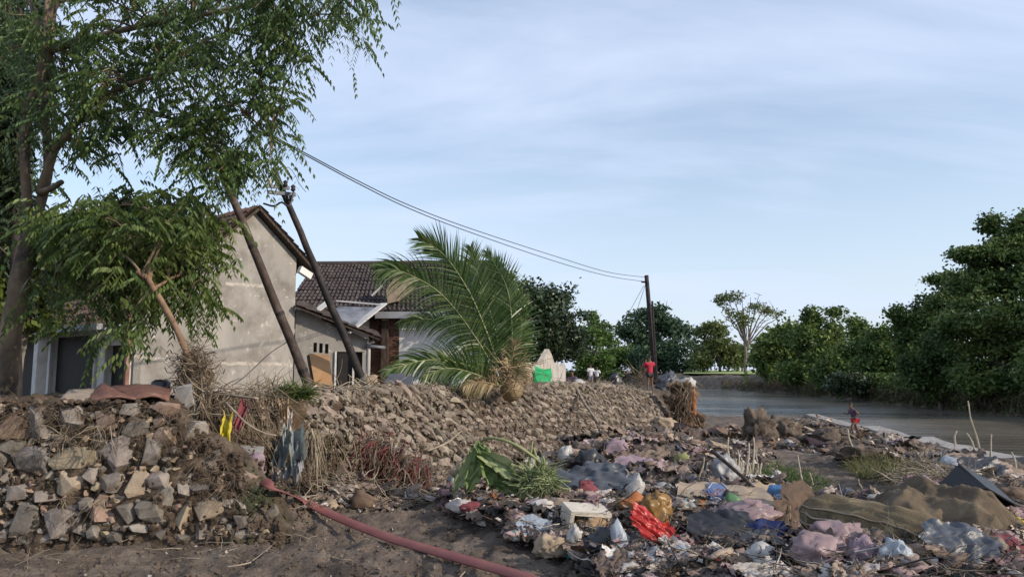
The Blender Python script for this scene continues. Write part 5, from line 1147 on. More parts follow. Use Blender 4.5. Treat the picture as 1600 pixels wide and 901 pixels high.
# --- uncountable fine litter
def litter(name, spec):
    V = []; F = []; T = []
    for poly, n, s0, s1, lift, pal in spec:
        for _ in range(n):
            x, y = rpoly(poly); P = gpt(x, y); W = random.uniform(s0, s1)*random.uniform(.5, 1)*min(1.6, max(.8, P.y/8)); col = random.choice(pal); k = random.uniform(.7, 1.2); col = tuple(min(.85, c*k) for c in col)
            R = rotm(random.uniform(-.9, 1.2), random.uniform(-.9, .9), random.uniform(0, 6.3)); q = random.uniform(.35, 1); b = len(V); c0 = P + Vector((0, 0, random.random()*lift)); cz = random.uniform(-.5, .5)
            for j in range(3):
                for i in range(3):
                    V.append(tuple(c0 + R@Vector(((i-1)*W*.5*random.uniform(.6, 1.2), (j-1)*W*.5*q*random.uniform(.6, 1.2), ((i-1)**2*cz + random.uniform(-.25, .25))*W*.5)))); T.append(col)
            for j in range(2):
                for i in range(2): F.append((b+j*3+i, b+j*3+i+1, b+j*3+i+4, b+j*3+i+3))
    o = link_mesh(name, fast_mesh(V, F, T), M['litter'], None, None, True); o['kind'] = 'stuff'; return o
BRN = [(.22, .165, .135), (.29, .22, .18), (.16, .115, .095), (.38, .30, .245), (.13, .095, .08)]; GR = [(.48, .45, .42), (.58, .53, .50), (.38, .33, .31)]; PK = [(.36, .26, .26), (.46, .35, .35), (.24, .15, .16)]; WH = [(.75, .73, .70)]; DK = [(.05, .045, .04), (.09, .075, .07)]
CLR = [(.5, .06, .05), (.12, .2, .42), (.55, .3, .08), (.1, .35, .4)]
litter('litter', [(HEAP, 2600, .03, .11, .20, BRN*8+GR*5+PK*5+WH*2+DK*5+CLR), (BR, 1000, .04, .12, .12, BRN), (MIDH, 1500, .05, .16, .22, BRN*3+GR+PK+DK), (FOOT, 900, .03, .10, .05, BRN*2+GR+DK),
                  (BEACH, 1900, .03, .10, .06, BRN*6+GR+PK+DK*3), (STK, 900, .03, .12, .05, BRN*2+GR), ([(0, 845), (420, 800), (720, 830), (900, 901), (0, 901)], 160, .015, .05, .01, BRN+GR)])
def mass(name, spec):
    V = []; F = []; T = []; off = 0; pro = [bag_v(200+i, 3, amp=.6, stretch=(1, 1, 1.4)) for i in range(12)]
    for poly, n, s0, s1, lift, pal in spec:
        for _ in range(n):
            x, y = rpoly(poly); P = gpt(x, y); W = random.uniform(s0, s1)*min(1.6, max(.8, P.y/8)); v, f = random.choice(pro); col = np.array(random.choice(pal))*random.uniform(.75, 1.2)
            R = np.array(rotm(random.uniform(-.5, .7), random.uniform(-.5, .5), random.uniform(0, 6.3))); w = (v*np.array([W*.5, W*.5*random.uniform(.4, .8), W*.5*random.uniform(.22, .45)]))@R.T + np.array(P) + np.array([0, 0, W*.12+random.random()*lift])
            V.append(w); F.append(f+off); off += len(v); T.append(np.tile(np.minimum(col, .85), (len(v), 1)))
    o = link_mesh(name, fast_mesh(np.concatenate(V), np.concatenate(F), np.concatenate(T)), M['litter'], None, None, True); o['kind'] = 'stuff'
mass('rubbish', [(HEAP, 560, .08, .32, .12, BRN*5+GR*3+PK*4+WH+DK*4), (BR, 160, .06, .2, .06, BRN), (MIDH, 160, .10, .30, .14, BRN*4+GR+PK+DK*2), (BEACH, 130, .08, .26, .03, BRN*5+GR+DK), (FOOT, 110, .05, .2, .02, BRN*3+GR+DK)])
def sheets(name, spec):
    V = []; F = []; T = []; off = 0; pro = []
    for i in range(14):
        me = sheet_mesh(300+i, 13, amp=.34, ragged=.38, folds=3.4); v = np.array([q.co[:] for q in me.vertices]); f = np.array([tuple(p.vertices) for p in me.polygons]); pro.append((v, f)); bpy.data.meshes.remove(me)
    for poly, n, s0, s1, lift, pal in spec:
        for _ in range(n):
            x, y = rpoly(poly); P = gpt(x, y); W = random.uniform(s0, s1)*min(1.5, max(.8, P.y/8)); v, f = random.choice(pro); col = np.array(random.choice(pal))*random.uniform(.7, 1.15)
            R = np.array(rotm(random.gauss(.22, .28), random.gauss(0, .25), random.gauss(0, .6))); w = (v*np.array([W*.6, W*random.uniform(.25, .5), W*.6]))@R.T + np.array(P) + np.array([0, 0, W*.10+random.random()*lift])
            c_ = np.tile(np.minimum(col, .85), (len(v), 1)); c_[rng.random(len(v)) < .18] *= .55
            V.append(w); F.append(f+off); off += len(v); T.append(c_)
    o = link_mesh(name, fast_mesh(np.concatenate(V), np.concatenate(F), np.concatenate(T)), M['litter'], None, None, True); o['kind'] = 'stuff'
sheets('rubbish_layers', [(HEAP, 620, .12, .34, .10, BRN*6+GR*2+PK*4+WH+DK*8), (BR, 50, .1, .2, .05, BRN), (MIDH, 150, .14, .36, .16, BRN*4+GR+PK*2+DK*4), (BEACH, 70, .12, .35, .04, BRN*5+GR+DK*3), (FOOT, 25, .1, .25, .02, BRN*3+GR+DK)])
mb = MB()
for _ in range(1500):
    x, y = rpoly([(-60, 846), (380, 812), (470, 796), (700, 790), (760, 830), (900, 880), (960, 940), (-60, 940)]); P = gpt(x, y); r = random.choice([.008, .012, .018, .03]); add_chunk(mb, P, (r*1.7, r*1.4, r), rotm(random.random()*3, random.random()*3, 0))
tag(MB().box((q_ := gpt(1338, 692)) + Vector((0, .05, .02)), (.7, .6, .2), rotm(.05, .04, .3), jit=.05).build('flat_stone', M['mud']), 'flat muddy stone under the feet of the running child', 'stone')
o = mb.build('soil_clods', M['mud']); o['kind'] = 'stuff'
# --- dry stuff
def on(poly): return lambda: (lambda xy: gpt(*xy)+Vector((0, 0, .03)))(rpoly(poly))
flat = lambda p: Vector((random.uniform(-1, 1), random.uniform(-1, 1), random.uniform(-.05, .3)))
o = strands(900, on(FOOT), flat, .12, .5, .006, 'straw_litter', M['straw'], curl=.3); o['kind'] = 'stuff'
o = strands(1300, on(MIDH), flat, .15, .6, .008, 'straw_litter', M['root'], curl=.3); o['kind'] = 'stuff'
o = strands(800, on(BEACH), flat, .15, .6, .008, 'straw_litter', M['straw'], curl=.3); o['kind'] = 'stuff'
on2 = lambda: on(HEAP)()+Vector((0, 0, random.random()*.16)); o = strands(1500, on2, flat, .10, .45, .004, 'straw_litter', M['root'], curl=.3); o['kind'] = 'stuff'
o = strands(130, on2, flat, .08, .30, .006, 'plastic_strips', PL['white'], curl=.5); o['kind'] = 'stuff'
o = strands(700, on2, flat, .08, .4, .007, 'dark_strips', PL['black'], curl=.5); o['kind'] = 'stuff'
o = strands(110, on([(0, 838), (380, 800), (480, 790), (640, 830), (560, 880), (0, 901)]), flat, .06, .35, .003, 'straw_litter', M['straw'], curl=.3); o['kind'] = 'stuff'
GRS = [(1325, 735), (1360, 722), (1420, 738), (1450, 752), (1400, 760), (1340, 752)]
o = strands(1500, on(GRS), lambda p: Vector((random.uniform(-1, 1), random.uniform(-1, 1), random.uniform(.4, 1.5))), .10, .32, .006, 'grass_tuft', M['grass'], grav=.25, seg=3); o['kind'] = 'stuff'
DRY = [(1395, 752), (1440, 732), (1500, 738), (1540, 765), (1470, 770), (1400, 775)]
o = strands(650, lambda: on(DRY)()+Vector((0, 0, random.random()*.15)), flat, .15, .5, .006, 'dry_grass_heap', M['straw'], curl=.35, grav=.1); o['kind'] = 'stuff'
o = strands(900, on([(1180, 740), (1210, 725), (1300, 760), (1280, 790), (1190, 780)]), lambda p: Vector((random.uniform(-1, 1), random.uniform(-1, 1), random.uniform(.2, 1.2))), .08, .25, .005, 'weeds', M['leaf_mid'], grav=.2, seg=3); o['kind'] = 'stuff'
# standing stalks
ST = [((1535, 716), (1512, 626), 'tallest pale stalk leaning left at the right edge, before the river'), ((1528, 716), (1510, 676), 'short bent stalk beside the tallest one'), ((1546, 722), (1549, 678), 'straight stalk just right of the tallest one'),
      ((1588, 740), (1580, 706), 'short stalk nearest the right edge of the view'), ((1490, 704), (1495, 672), 'small stalk left of the tallest one, before the dark water'), ((1338, 718), (1325, 670), 'stalk leaning left right in front of the running child'),
      ((1446, 730), (1436, 710), 'short leaning stalk before the dry grass heap'), ((1257, 762), (1246, 710), 'thin stalk leaning left on the dark mud flat'), ((1269, 766), (1265, 738), 'short thick stalk on the dark mud flat'), ((1348, 772), (1341, 748), 'stub stalk just above the mattress roll'),
      ((1034, 760), (1036, 732), 'stub stalk with an earth ball left of the stalk cluster'), ((1088, 758), (1100, 714), 'leaning stalk left of the patterned grey bag'), ((1096, 766), (1106, 722), 'second leaning stalk left of the patterned grey bag'), ((1139, 772), (1136, 734), 'thick stalk in front of the patterned grey bag'),
      ((1472, 728), (1470, 706), 'short stalk at the near side of the kerb')]
for i in range(13):
    x = 1142 + (i % 7)*8 + random.uniform(-3, 3); yb = 742 + random.uniform(0, 26); ST.append(((x, yb), (x+random.uniform(-4, 5), yb-random.uniform(30, 80)), None))
for (b0_, t0_, lb) in ST:
    B = gpt(*b0_); T = at(t0_[0], t0_[1], B.y+random.uniform(-.1, .1)); r = .009*max(1, B.y/9)
    c = curve([B-Vector((0, 0, .05)), B.lerp(T, .35)+rnd3((-.02, 0, 0), (.02, 0, 0)), B.lerp(T, .7)+rnd3((-.03, 0, 0), (.03, 0, 0)), T], 10, .01)
    mb = MB(); mb.tube(c, [r*(1.2-.4*i/10) * (1.35 if i % 3 == 0 else 1) for i in range(11)], 6); o = mb.build('dry_stalk', M['stalk'])
    hgt = b0_[1]-t0_[1]; tag(o, lb or ('short' if hgt < 48 else 'medium' if hgt < 64 else 'tall') + ' pale stalk of the thicket, ' + ('leaning left' if t0_[0]-b0_[0] < -1.5 else 'leaning right' if t0_[0]-b0_[0] > 2 else 'upright') + (', at its left side' if b0_[0] < 1158 else ', in its middle' if b0_[0] < 1178 else ', at its right side'), 'stalk', 'dry stalks standing on the beach' if lb else 'stalk thicket behind the leaning stick')
# sticks
def stick(lb, pts, r, mt='dark_wood', name='stick', grp=None):
    P = [at(*p) for p in pts]; o = MB().tube(curve(P, 12, .008), [r*(1.15-.4*i/12) for i in range(13)], 7).build(name, M[mt], smooth=True); return tag(o, lb, 'stick', grp)
stick('long dark stick leaning down right behind the pocket cloth', [(1112, 704, 9.2), (1155, 740, 8.6), (1194, 778, 8.0)], .022)
stick('pale stick lying down the riprap stones below the people in white', [(900, 606, 21.2), (915, 632, 19), (934, 660, 17.3)], .035, 'straw')
stick('grey-brown plank propped over the dry grass heap at right', [(1462, 728, 10), (1495, 755, 9.2), (1530, 775, 8.7)], .03, 'plank')
stick('long pale driftwood branch reaching to the right edge', [(1492, 748, 10.5), (1550, 757, 10.2), (1620, 768, 10)], .028, 'straw')
stick('second pale driftwood branch below the long one', [(1530, 762, 9.8), (1580, 775, 9.5), (1630, 788, 9.2)], .028, 'straw')
stick('white peeled branch crossing the driftwood at right', [(1548, 800, 8.6), (1560, 772, 8.8), (1578, 752, 9.0)], .016, 'stalk')
stick('brown plank slanting across the debris beside the black crate', [(1500, 745, 8.6), (1518, 775, 8.2), (1520, 800, 8)], .035, 'plank')
stick('thin stick resting on the scraps before the black sheets', [(1130, 862, 5.9), (1160, 880, 5.7), (1190, 900, 5.5)], .009, 'plank')
stick('dry twig lying on bare mud below the wall', [(355, 885, 5.9), (375, 882, 5.9), (392, 878, 5.95)], .007, 'straw'); stick('dry twig poking up beside the red hose at the bottom', [(718, 901, 5.5), (726, 892, 5.6)], .006, 'straw')
stick('thin pale branch bridging the hollow under the riprap', [(668, 704, 12.0), (700, 690, 12.4), (722, 672, 13)], .014, 'straw')
stick('pale branch lying along the earth bank under the leaning stem', [(330, 612, 8.1), (370, 618, 7.9), (402, 622, 7.8)], .016, 'straw')
stick('long root arching across the front of the earth bank', [(352, 628, 7.8), (385, 660, 7.6), (412, 676, 7.55), (432, 680, 7.6)], .010, 'straw')

# --- red hose ---------------------------------------------------
hp = [(352, 749, 7.95), (380, 748, 7.75), (404, 749, 7.55), (430, 761, 7.3), (480, 791, 6.95), (550, 826, 6.45), (620, 856, 6.1), (700, 885, 5.75), (800, 912, 5.45), (900, 935, 5.3)]
hc = curve([at(*p) if i < 4 else gpt(p[0], p[1])+Vector((0, 0, .03)) for i, p in enumerate(hp[:9]) if i not in (5, 7)]+[at(900, 935, 5.2)], 80); ZR = [max(gz(p.x, p.y, False)+.03, p.z, gz(p.x, p.y)+.015) for p in hc]; ZS = [sum(ZR[max(0, i-5):i+6])/len(ZR[max(0, i-5):i+6]) + .008 for i in range(len(ZR))]
mb = MB(); vs = []; fs = []
for i, p in enumerate(hc):
    g0 = gz(p.x, p.y)+.012
    p.z = ZS[i]
    d = (hc[min(80, i+1)]-hc[max(0, i-1)]); d.z = 0; d.normalize(); s = Vector((-d.y, d.x, 0)); w = .046; tw = Vector((0, 0, .018))
    vs += [p-s*w-tw+Vector((0, 0, -.006)), p-s*w*.9-tw+Vector((0, 0, .006)), p+Vector((0, 0, .007)), p+s*w*.9+tw+Vector((0, 0, .006)), p+s*w+tw+Vector((0, 0, -.006)), p-Vector((0, 0, .008))]
    if i: b = (i-1)*6; fs += [(b+q, b+(q+1) % 6, b+6+(q+1) % 6, b+6+q) for q in range(6)]
o = mb.add(vs, fs).build('fire_hose', M['hose'], smooth=True); tag(o, 'flat dull-red hose running from the bank down across the mud', 'hose')

# --- things on and in the earth bank ------------------------------
def bk(px0, px1, py0, py1):
    def f():
        px, py = random.uniform(px0, px1), random.uniform(py0, py1); u = min(1, max(0, (px-300)/170)); A_ = Vector((-3.75, 7.9, 0)).lerp(Vector((-2.72, 9.7, 0)), u); return at(px, py, A_.y - .25+random.uniform(-.15, .1))
    return f
dn = lambda p: Vector((random.uniform(-.5, .6), random.uniform(-.5, -.1), random.uniform(-1, -.3)))
o = strands(900, bk(312, 440, 612, 690), dn, .15, .55, .007, 'hanging_roots', M['root'], curl=.3, grav=.15, seg=5); o['kind'] = 'stuff'
o = strands(260, bk(312, 440, 605, 650), lambda p: rnd3((-1, -.6, -.4), (1, .1, .7)), .15, .5, .007, 'hanging_roots', M['straw'], curl=.3, seg=5); o['kind'] = 'stuff'
o = strands(80, lambda: at(random.gauss(488, 8), random.uniform(668, 690), 9.0+random.uniform(-.2, .3)), lambda p: Vector((random.uniform(-.35, .35), random.uniform(-.3, .1), -1)), .25, .75, .008, 'hanging_roots', M['straw'], curl=.2, grav=.3, seg=5); o['kind'] = 'stuff'
o = strands(110, lambda: at(random.uniform(440, 560), random.uniform(660, 720), 9.3+random.uniform(-.2, .4)), dn, .15, .5, .007, 'hanging_roots', M['root'], curl=.3, grav=.2, seg=4); o['kind'] = 'stuff'
o = strands(500, bk(330, 440, 745, 790), flat, .1, .4, .005, 'straw_litter', M['straw'], curl=.35, grav=.1); o['kind'] = 'stuff'
o = strands(700, lambda: (lambda x: at(x, np.interp(x, [0, 280, 340, 400], [632, 640, 700, 770])+random.uniform(-6, 60), 7.15))(random.uniform(0, 380)), lambda p: rnd3((-1, -.7, -1), (1, -.1, .4)), .05, .28, .0028, 'hanging_roots', M['root'], curl=.4, grav=.15); o['kind'] = 'stuff'
o = strands(70, lambda: at(random.choice([98, 160, 100, 152]) + random.gauss(0, 5), random.choice([665, 680, 780, 690]), 6.95), lambda p: rnd3((-.6, -.3, -1), (.6, -.1, .2)), .1, .35, .004, 'wall_straw', M['straw'], curl=.4, grav=.2, seg=5); o['kind'] = 'stuff'
hang = strands(500, lambda: at(random.uniform(430, 482), random.uniform(612, 622), 9.3), lambda p: rnd3((-1, -.6, -.1), (1, .4, .6)), .08, .3, .007, 'weeds', M['vine'], grav=.2); hang['kind'] = 'stuff'
cloth('yellow_rag', 'yellow rag hanging from the roots of the earth bank', 'rag', [at(352, 640, 7.7), at(362, 641, 7.7), at(358, 690, 7.55), at(343, 690, 7.55)], 0, 2, .04, 3) if False else None
def rag(name, lb, cat, TL, TR, BR_, BL, mt, folds, amp, seed):
    return cloth(name, lb, cat, [at(*TL), at(*TR), at(*BR_), at(*BL)], PL[mt], folds, amp, seed)
rag('yellow_rag', 'yellow rag hanging from the roots of the earth bank', 'rag', (350, 640, 7.75), (364, 642, 7.7), (360, 690, 7.5), (340, 692, 7.5), 'yellow', 2, .03, 3)
rag('hanging_sheet', 'torn grey-green plastic sheet hanging over the dark hollow', 'sheet', (444, 660, 8.9), (474, 658, 8.95), (480, 716, 8.6), (424, 722, 8.6), 'clear', 1.6, .10, 4)
rag('hanging_sheet', 'ragged lower grey net trailing below the hanging plastic sheet', 'sheet', (430, 712, 8.75), (478, 706, 8.8), (470, 748, 8.5), (424, 744, 8.5), 'grey', 4, .07, 14)
rag('white_strip', 'narrow white strip above the hanging grey plastic sheet', 'strip', (451, 634, 8.95), (458, 634, 8.95), (456, 672, 8.85), (448, 672, 8.85), 'white', 1, .02, 5)
rag('red_rag', 'reddish brown rag strip crossing the roots right of the yellow rag', 'rag', (380, 618, 7.9), (392, 620, 7.9), (376, 668, 7.7), (364, 662, 7.7), 'darkred', 2, .02, 6)
rag('orange_rag', 'rust-orange rag hanging from the bank top by the green weeds', 'rag', (434, 618, 8.9), (452, 620, 8.9), (450, 650, 8.7), (438, 650, 8.7), 'card', 3, .03, 7)
bag('purple_sack', 'purple-grey rounded sack sitting in the hollow above the hose', 'sack', 392, 748, 46, 44, 'mauve', 64, Y=7.7, amp=.15, sub=4)
o = MB().box(at(378, 704, 7.9), (.42, .28, .06), rotm(.1, .12, .2), jit=.02).build('stone_slab', M['concrete']); tag(o, 'pale flat slab bridging over the purple-grey sack', 'slab')
o = MB(); p = at(287, 636, 7.75); o.box(p, (.24, .16, .46), rotm(.05, -.06, .2), jit=.03, taper=.75); o = o.build('concrete_block', M['concrete']); tag(o, 'grey upright concrete block where the stone wall starts to crumble', 'block')
rag('grey_rag', 'dark grey rag wrapped beside the upright concrete block', 'rag', (292, 590, 8.0), (322, 592, 8.0), (326, 625, 7.9), (296, 628, 7.9), 'slate', 3, .05, 8)
rag('grey_rag', 'white strip caught at the base of the leaning stem', 'strip', (303, 594, 7.9), (310, 592, 7.9), (308, 618, 7.85), (303, 616, 7.85), 'white', 1, .02, 9)
bag('orange_rag', 'orange-red rag tangled at the foot of the leaning stem', 'rag', 298, 577, 14, 12, 'orange', 65, Y=8.0)
bag('orange_rag', 'brown knotted rag lower on the leaning stem tangle', 'rag', 318, 600, 26, 24, 'brown', 66, Y=8.1)
def tangle(): p = at(random.gauss(304, 13), random.gauss(584, 20), random.gauss(8.0, .10)); return p
o = strands(1500, tangle, lambda p: rnd3((-1, -1, -1.2), (1, 1, .9)), .05, .20, .005, 'debris_tangle', M['root'], curl=.45, seg=5); o['kind'] = 'stuff'
o = strands(160, tangle, lambda p: rnd3((-1, -1, -1.2), (1, 1, .9)), .10, .35, .005, 'debris_tangle', M['straw'], curl=.45, seg=5); o['kind'] = 'stuff'
# striped shredded rags
def shred(): px = random.triangular(548, 690, 610); return at(px, lerp(690, 752, (px-548)/140)+random.gauss(0, 16), 10.4+random.uniform(-.2, .2) + (px-548)*.004 - .6)
sh = thing('shredded_rags', 'heap of shredded dark red and white rags at the riprap foot', 'rags', tuple(gpt(615, 765)))
for nm, mt, n in (('red_strips', PL['darkred'], 200), ('red_strips', plastic('bright_red_strip', (.22, .04, .04), .9, .4), 60), ('white_strips', plastic('dirty_strip', (.26, .225, .20), .9, .6), 200), ('dark_strips', PL['brown'], 700)):
    o = strands(n, shred, lambda p: Vector((random.uniform(-.6, .2), random.uniform(-.6, 0), random.uniform(-.9, .05))), .08, .30, .010, nm, mt, sh, curl=.35, grav=.2, seg=5); o['kind'] = 'stuff'
bag('dark_mound', 'dark muddy mound beneath the shredded rags', 'mound', 618, 764, 110, 52, M['mud'], 67, depth=.5, sub=4)
# things on top of the walls
bt_ = [((88, 628), (165, 628), (180, 607), (108, 608), 'plank', 'pale warped board lying flat on the stone wall, leftmost of the boards'), ((130, 630), (215, 622), (168, 603), (150, 606), 'veneer', 'dark bent veneer sheet rising from the middle of the stacked boards'), ((168, 607), (268, 609), (262, 628), (215, 625), 'veneer', 'reddish bent veneer sheet at the right end of the boards')]
for a, b, c, d, mt, lb in bt_:
    Yb = 7.25; ys = [7.2, 7.2, 7.9, 7.9]; 
    if mt == 'veneer' and a[1] < 610: ys = [7.9, 7.9, 7.2, 7.2]
    f = [at(x, y, Y) for (x, y), Y in zip((a, b, c, d), ys)]
    def bf(u, v, f=f): p = f[0].lerp(f[1], u).lerp(f[3].lerp(f[2], u), v); return p + Vector((0, 0, .04*math.sin(u*PI)*(1 if 'bent' in lb else .2)+.012*noise.noise((u*5, v*3, 0))))
    o = grid_mesh('loose_sheet', bf, 16, 6, M[mt]); md = o.modifiers.new('thick', 'SOLIDIFY'); md.thickness = .018; tag(o, lb, 'board', 'loose boards on the stone wall')
P = at(251, 604, 8.2); o = MB().tube([P+Vector((0, 0, -.1)), P+Vector((0, 0, -.03)), P+Vector((0, 0, .05)), P+Vector((0, 0, .08))], [.07, .10, .10, .06], 14).build('black_pot', PL['black'], smooth=True); tag(o, 'round black pot standing behind the stone wall boards', 'pot')
TOPS = [('b', 'plastic_bag', 'tan bag tied around the foot of the near-black pole', 'bag', 575, 608, 34, 26, 'tan', 68, 12.6), ('b', 'rag', 'white rag on the riprap top left of the tan bag', 'rag', 548, 612, 24, 10, 'white', 69, 12.2),
        ('b', 'rag', 'white rounded pipe end on the riprap top by the rusty pole', 'rag', 490, 616, 18, 14, 'white', 70, 10.8), ('s', 'grey_sheet', 'grey bent roofing scrap on the riprap top', 'sheet', 622, 610, 44, 22, 'slate', 71, 12.9),
        ('b', 'plastic_bag', 'blue-white tarp scrap behind the riprap under the palm', 'tarp', 705, 604, 44, 16, 'skyb', 72, 14.2), ('b', 'rag', 'pale torn sacking heaped at the palm foot', 'sacking', 815, 604, 36, 40, 'tan', 73, 15.4),
        ('b', 'rag', 'white lump on the riprap top beyond the palm', 'lump', 905, 604, 26, 12, 'white', 74, 22.0), ('b', 'rag', 'dark hump of cloth beyond the two people in white', 'cloth', 962, 606, 24, 22, 'black', 75, 29.0)]
for kd, nm, lb, ct, px, pb3, w, h, mt, sd, Yv in TOPS:
    (bag if kd == 'b' else sheet)(nm, lb, ct, px, pb3, w, h, mt, sd, Y=Yv)
def topdeb():
    s = random.uniform(.12, .85); p = wpt(s, random.uniform(1.0, 1.35)); return p + Vector((0, 0, .06))
o = strands(500, topdeb, lambda p: rnd3((-1, -1, -.1), (1, 1, .35)), .1, .5, .010, 'straw_litter', M['straw'], curl=.3); o['kind'] = 'stuff'
# debris pillar at the river end of the riprap
dp = thing('debris_pillar', 'tall wall end wrapped in washed-up roots and rags beside the river', 'debris', tuple(at(1070, 660, 28.5)))
mb = MB()
for i in range(150):
    yy = random.uniform(598, 664); hw = np.interp(yy, [598, 615, 640, 664], [9, 17, 21, 26]); add_chunk(mb, at(1067+random.gauss(0, hw*.5), yy, 28.3+random.uniform(-.5, .4)), (random.uniform(.2, .55), .3, random.uniform(.15, .35)), rotm(random.uniform(-.5, .5), random.uniform(-.2, .8), 0))
o = mb.build('rubble', M['soil'], dp); o['kind'] = 'stuff'; 
bag('pale_cloth', '', '', 1076, 606, 26, 18, 'white', 77, Y=28.0, parent=dp); bag('orange_cloth', '', '', 1085, 650, 9, 44, 'orange', 78, Y=27.9, parent=dp)
o = strands(110, lambda: at(random.gauss(1066, 11), random.uniform(598, 655), 27.8+random.uniform(-.3, .3)), lambda p: Vector((random.uniform(-.9, .9), random.uniform(-.7, 0), -.7)), .2, .65, .018, 'hanging_roots', M['root'], dp, curl=.2, grav=.2, seg=5); o['kind'] = 'stuff'
o = strands(45, lambda: at(random.gauss(1070, 9), random.uniform(592, 615), 28+random.uniform(-.4, .4)), lambda p: Vector((random.uniform(-1, 1), random.uniform(-.7, 0), -.4)), .2, .7, .016, 'pale_straw', M['straw'], dp, curl=.25, grav=.2, seg=5); o['kind'] = 'stuff'
bag('dark_bundle', 'dark bundled net right of the person in red', 'bundle', 1046, 616, 40, 34, 'slate', 79, Y=31, sub=4)
o = strands(60, lambda: at(random.gauss(1000, 4), random.uniform(580, 612), 32+random.uniform(-.3, .3)), lambda p: rnd3((-.6, -.6, -.8), (.6, .6, 1)), .3, 1.0, .018, 'twig_tangle', M['root'], curl=.3, seg=4); o['kind'] = 'stuff'

# --- wilted green plant --------------------------------------------
gp = thing('wilted_plant', 'uprooted green plant with wilted leaves and arching pale stems', 'plant', tuple(gpt(800, 775)))
GY = 8.8
for i, pts_ in enumerate([[(862, 745), (842, 720), (800, 692), (765, 684), (748, 694), (747, 715)], [(866, 750), (820, 733), (775, 716), (750, 705)], [(870, 752), (815, 738), (780, 722)], [(868, 750), (850, 752), (800, 745), (765, 738)], [(820, 748), (828, 715), (832, 690)], [(842, 742), (838, 715), (834, 700)], [(846, 742), (850, 722), (848, 712)], [(848, 755), (875, 762), (890, 764)], [(846, 750), (875, 751), (892, 752)]]):
    P = [at(x, y, GY - .15*math.sin(j)) for j, (x, y) in enumerate(pts_)]; MB().tube(curve(P, 20), [.020*(1.1-.5*k/20) for k in range(21)], 7).build('stem', M['rachis'], gp, smooth=True)
MB().tube(curve([at(705, 742, 8.9), at(728, 718, 8.95), at(752, 694, 9)], 10), [.05-.002*i for i in range(11)], 9).build('stalk_base', PL['tan'], gp, smooth=True)
def wleaf(pts, w, seed, mt):
    c = curve([at(*p) for p in pts], 16); V = []; n = 8
    for i, p in enumerate(c):
        d = (c[min(16, i+1)]-c[max(0, i-1)]).normalized(); s = d.cross(Vector((0, 1, 0))).normalized(); ww = w*math.sin(PI*(.08+.9*i/16))**.7*(1+.3*noise.noise((i*.9, seed, 0)))
        for j in range(n+1):
            t = j/n*2-1; V.append(p + s*(t*ww) + Vector((0, -1, 0))*(.09*(1-2*abs(noise.noise((t*3+seed, i*.12, seed))))*(.4+abs(t))) + d*(-.05*abs(t)*(1 if int(i) % 3 else 2)))
    F = [(i*(n+1)+j, i*(n+1)+j+1, (i+1)*(n+1)+j+1, (i+1)*(n+1)+j) for i in range(16) for j in range(n)]
    return link_mesh('leaf', fast_mesh([tuple(v) for v in V], F), mt, gp, None, True)
wl = mat('wilted_leaf', [(.09, .16, .05), (.17, .25, .085), (.28, .34, .15)], 6, .6, .4, 20, transl=.25, stretch=(1, 1, .3)); wl2 = mat('wilted_leaf_pale', [(.22, .28, .12), (.36, .41, .22)], 6, .6, .4, 20, transl=.25)
WL = [([(748, 698), (738, 722), (722, 745), (706, 772)], .10), ([(750, 700), (745, 730), (735, 755), (728, 772)], .09), ([(752, 702), (765, 722), (768, 748), (770, 768)], .10), ([(760, 712), (785, 725), (800, 742), (812, 752)], .10), ([(770, 742), (800, 748), (830, 752), (850, 770)], .09),
      ([(762, 738), (780, 752), (800, 765), (815, 778)], .09), ([(800, 750), (825, 760), (845, 770), (858, 778)], .08), ([(828, 742), (840, 748), (860, 755), (876, 762)], .06), ([(755, 716), (775, 720), (790, 732), (796, 740)], .08), ([(790, 756), (810, 764), (840, 776), (850, 780)], .08)]
for i, (pts_, w) in enumerate(WL): wleaf([(x, y, GY-.1-.03*(i % 4)) for x, y in pts_], w, i*3.3, wl if i % 3 else wl2)
o = strands(500, lambda: at(random.gauss(842, 12), random.gauss(752, 9), GY-.2+random.uniform(-.15, .1)), lambda p: rnd3((-1, -.8, -.6), (1, .3, .9)), .08, .26, .008, 'thin_leaves', wl2, gp, curl=.2, grav=.1); o['kind'] = 'stuff'

# ---------------------------------------------------------------- people
def skin_mesh(J, E, root, levels=2):
    names = list(J); me = bpy.data.meshes.new('body'); me.from_pydata([J[k][0] for k in names], [(names.index(a), names.index(b)) for a, b in E], [])
    o = bpy.data.objects.new('tmp', me); COL.objects.link(o); m = o.modifiers.new('s', 'SKIN'); sub = o.modifiers.new('u', 'SUBSURF'); sub.levels = levels; sub.render_levels = levels
    for i, k in enumerate(names):
        v = me.skin_vertices[0].data[i]; r = J[k][1]; v.radius = r if hasattr(r, '__len__') else (r, r); v.use_root = (k == root)
    dg = bpy.context.evaluated_depsgraph_get(); dg.update(); r = bpy.data.meshes.new_from_object(o.evaluated_get(dg)); bpy.data.objects.remove(o); r.materials.clear(); return r
skin_d = mat('skin', [(.13, .065, .04), (.17, .09, .055)], 6, .55, .05, 60); hair_m = mat('hair', [(.010, .008, .007), (.02, .016, .014)], 20, .6, .4, 60)
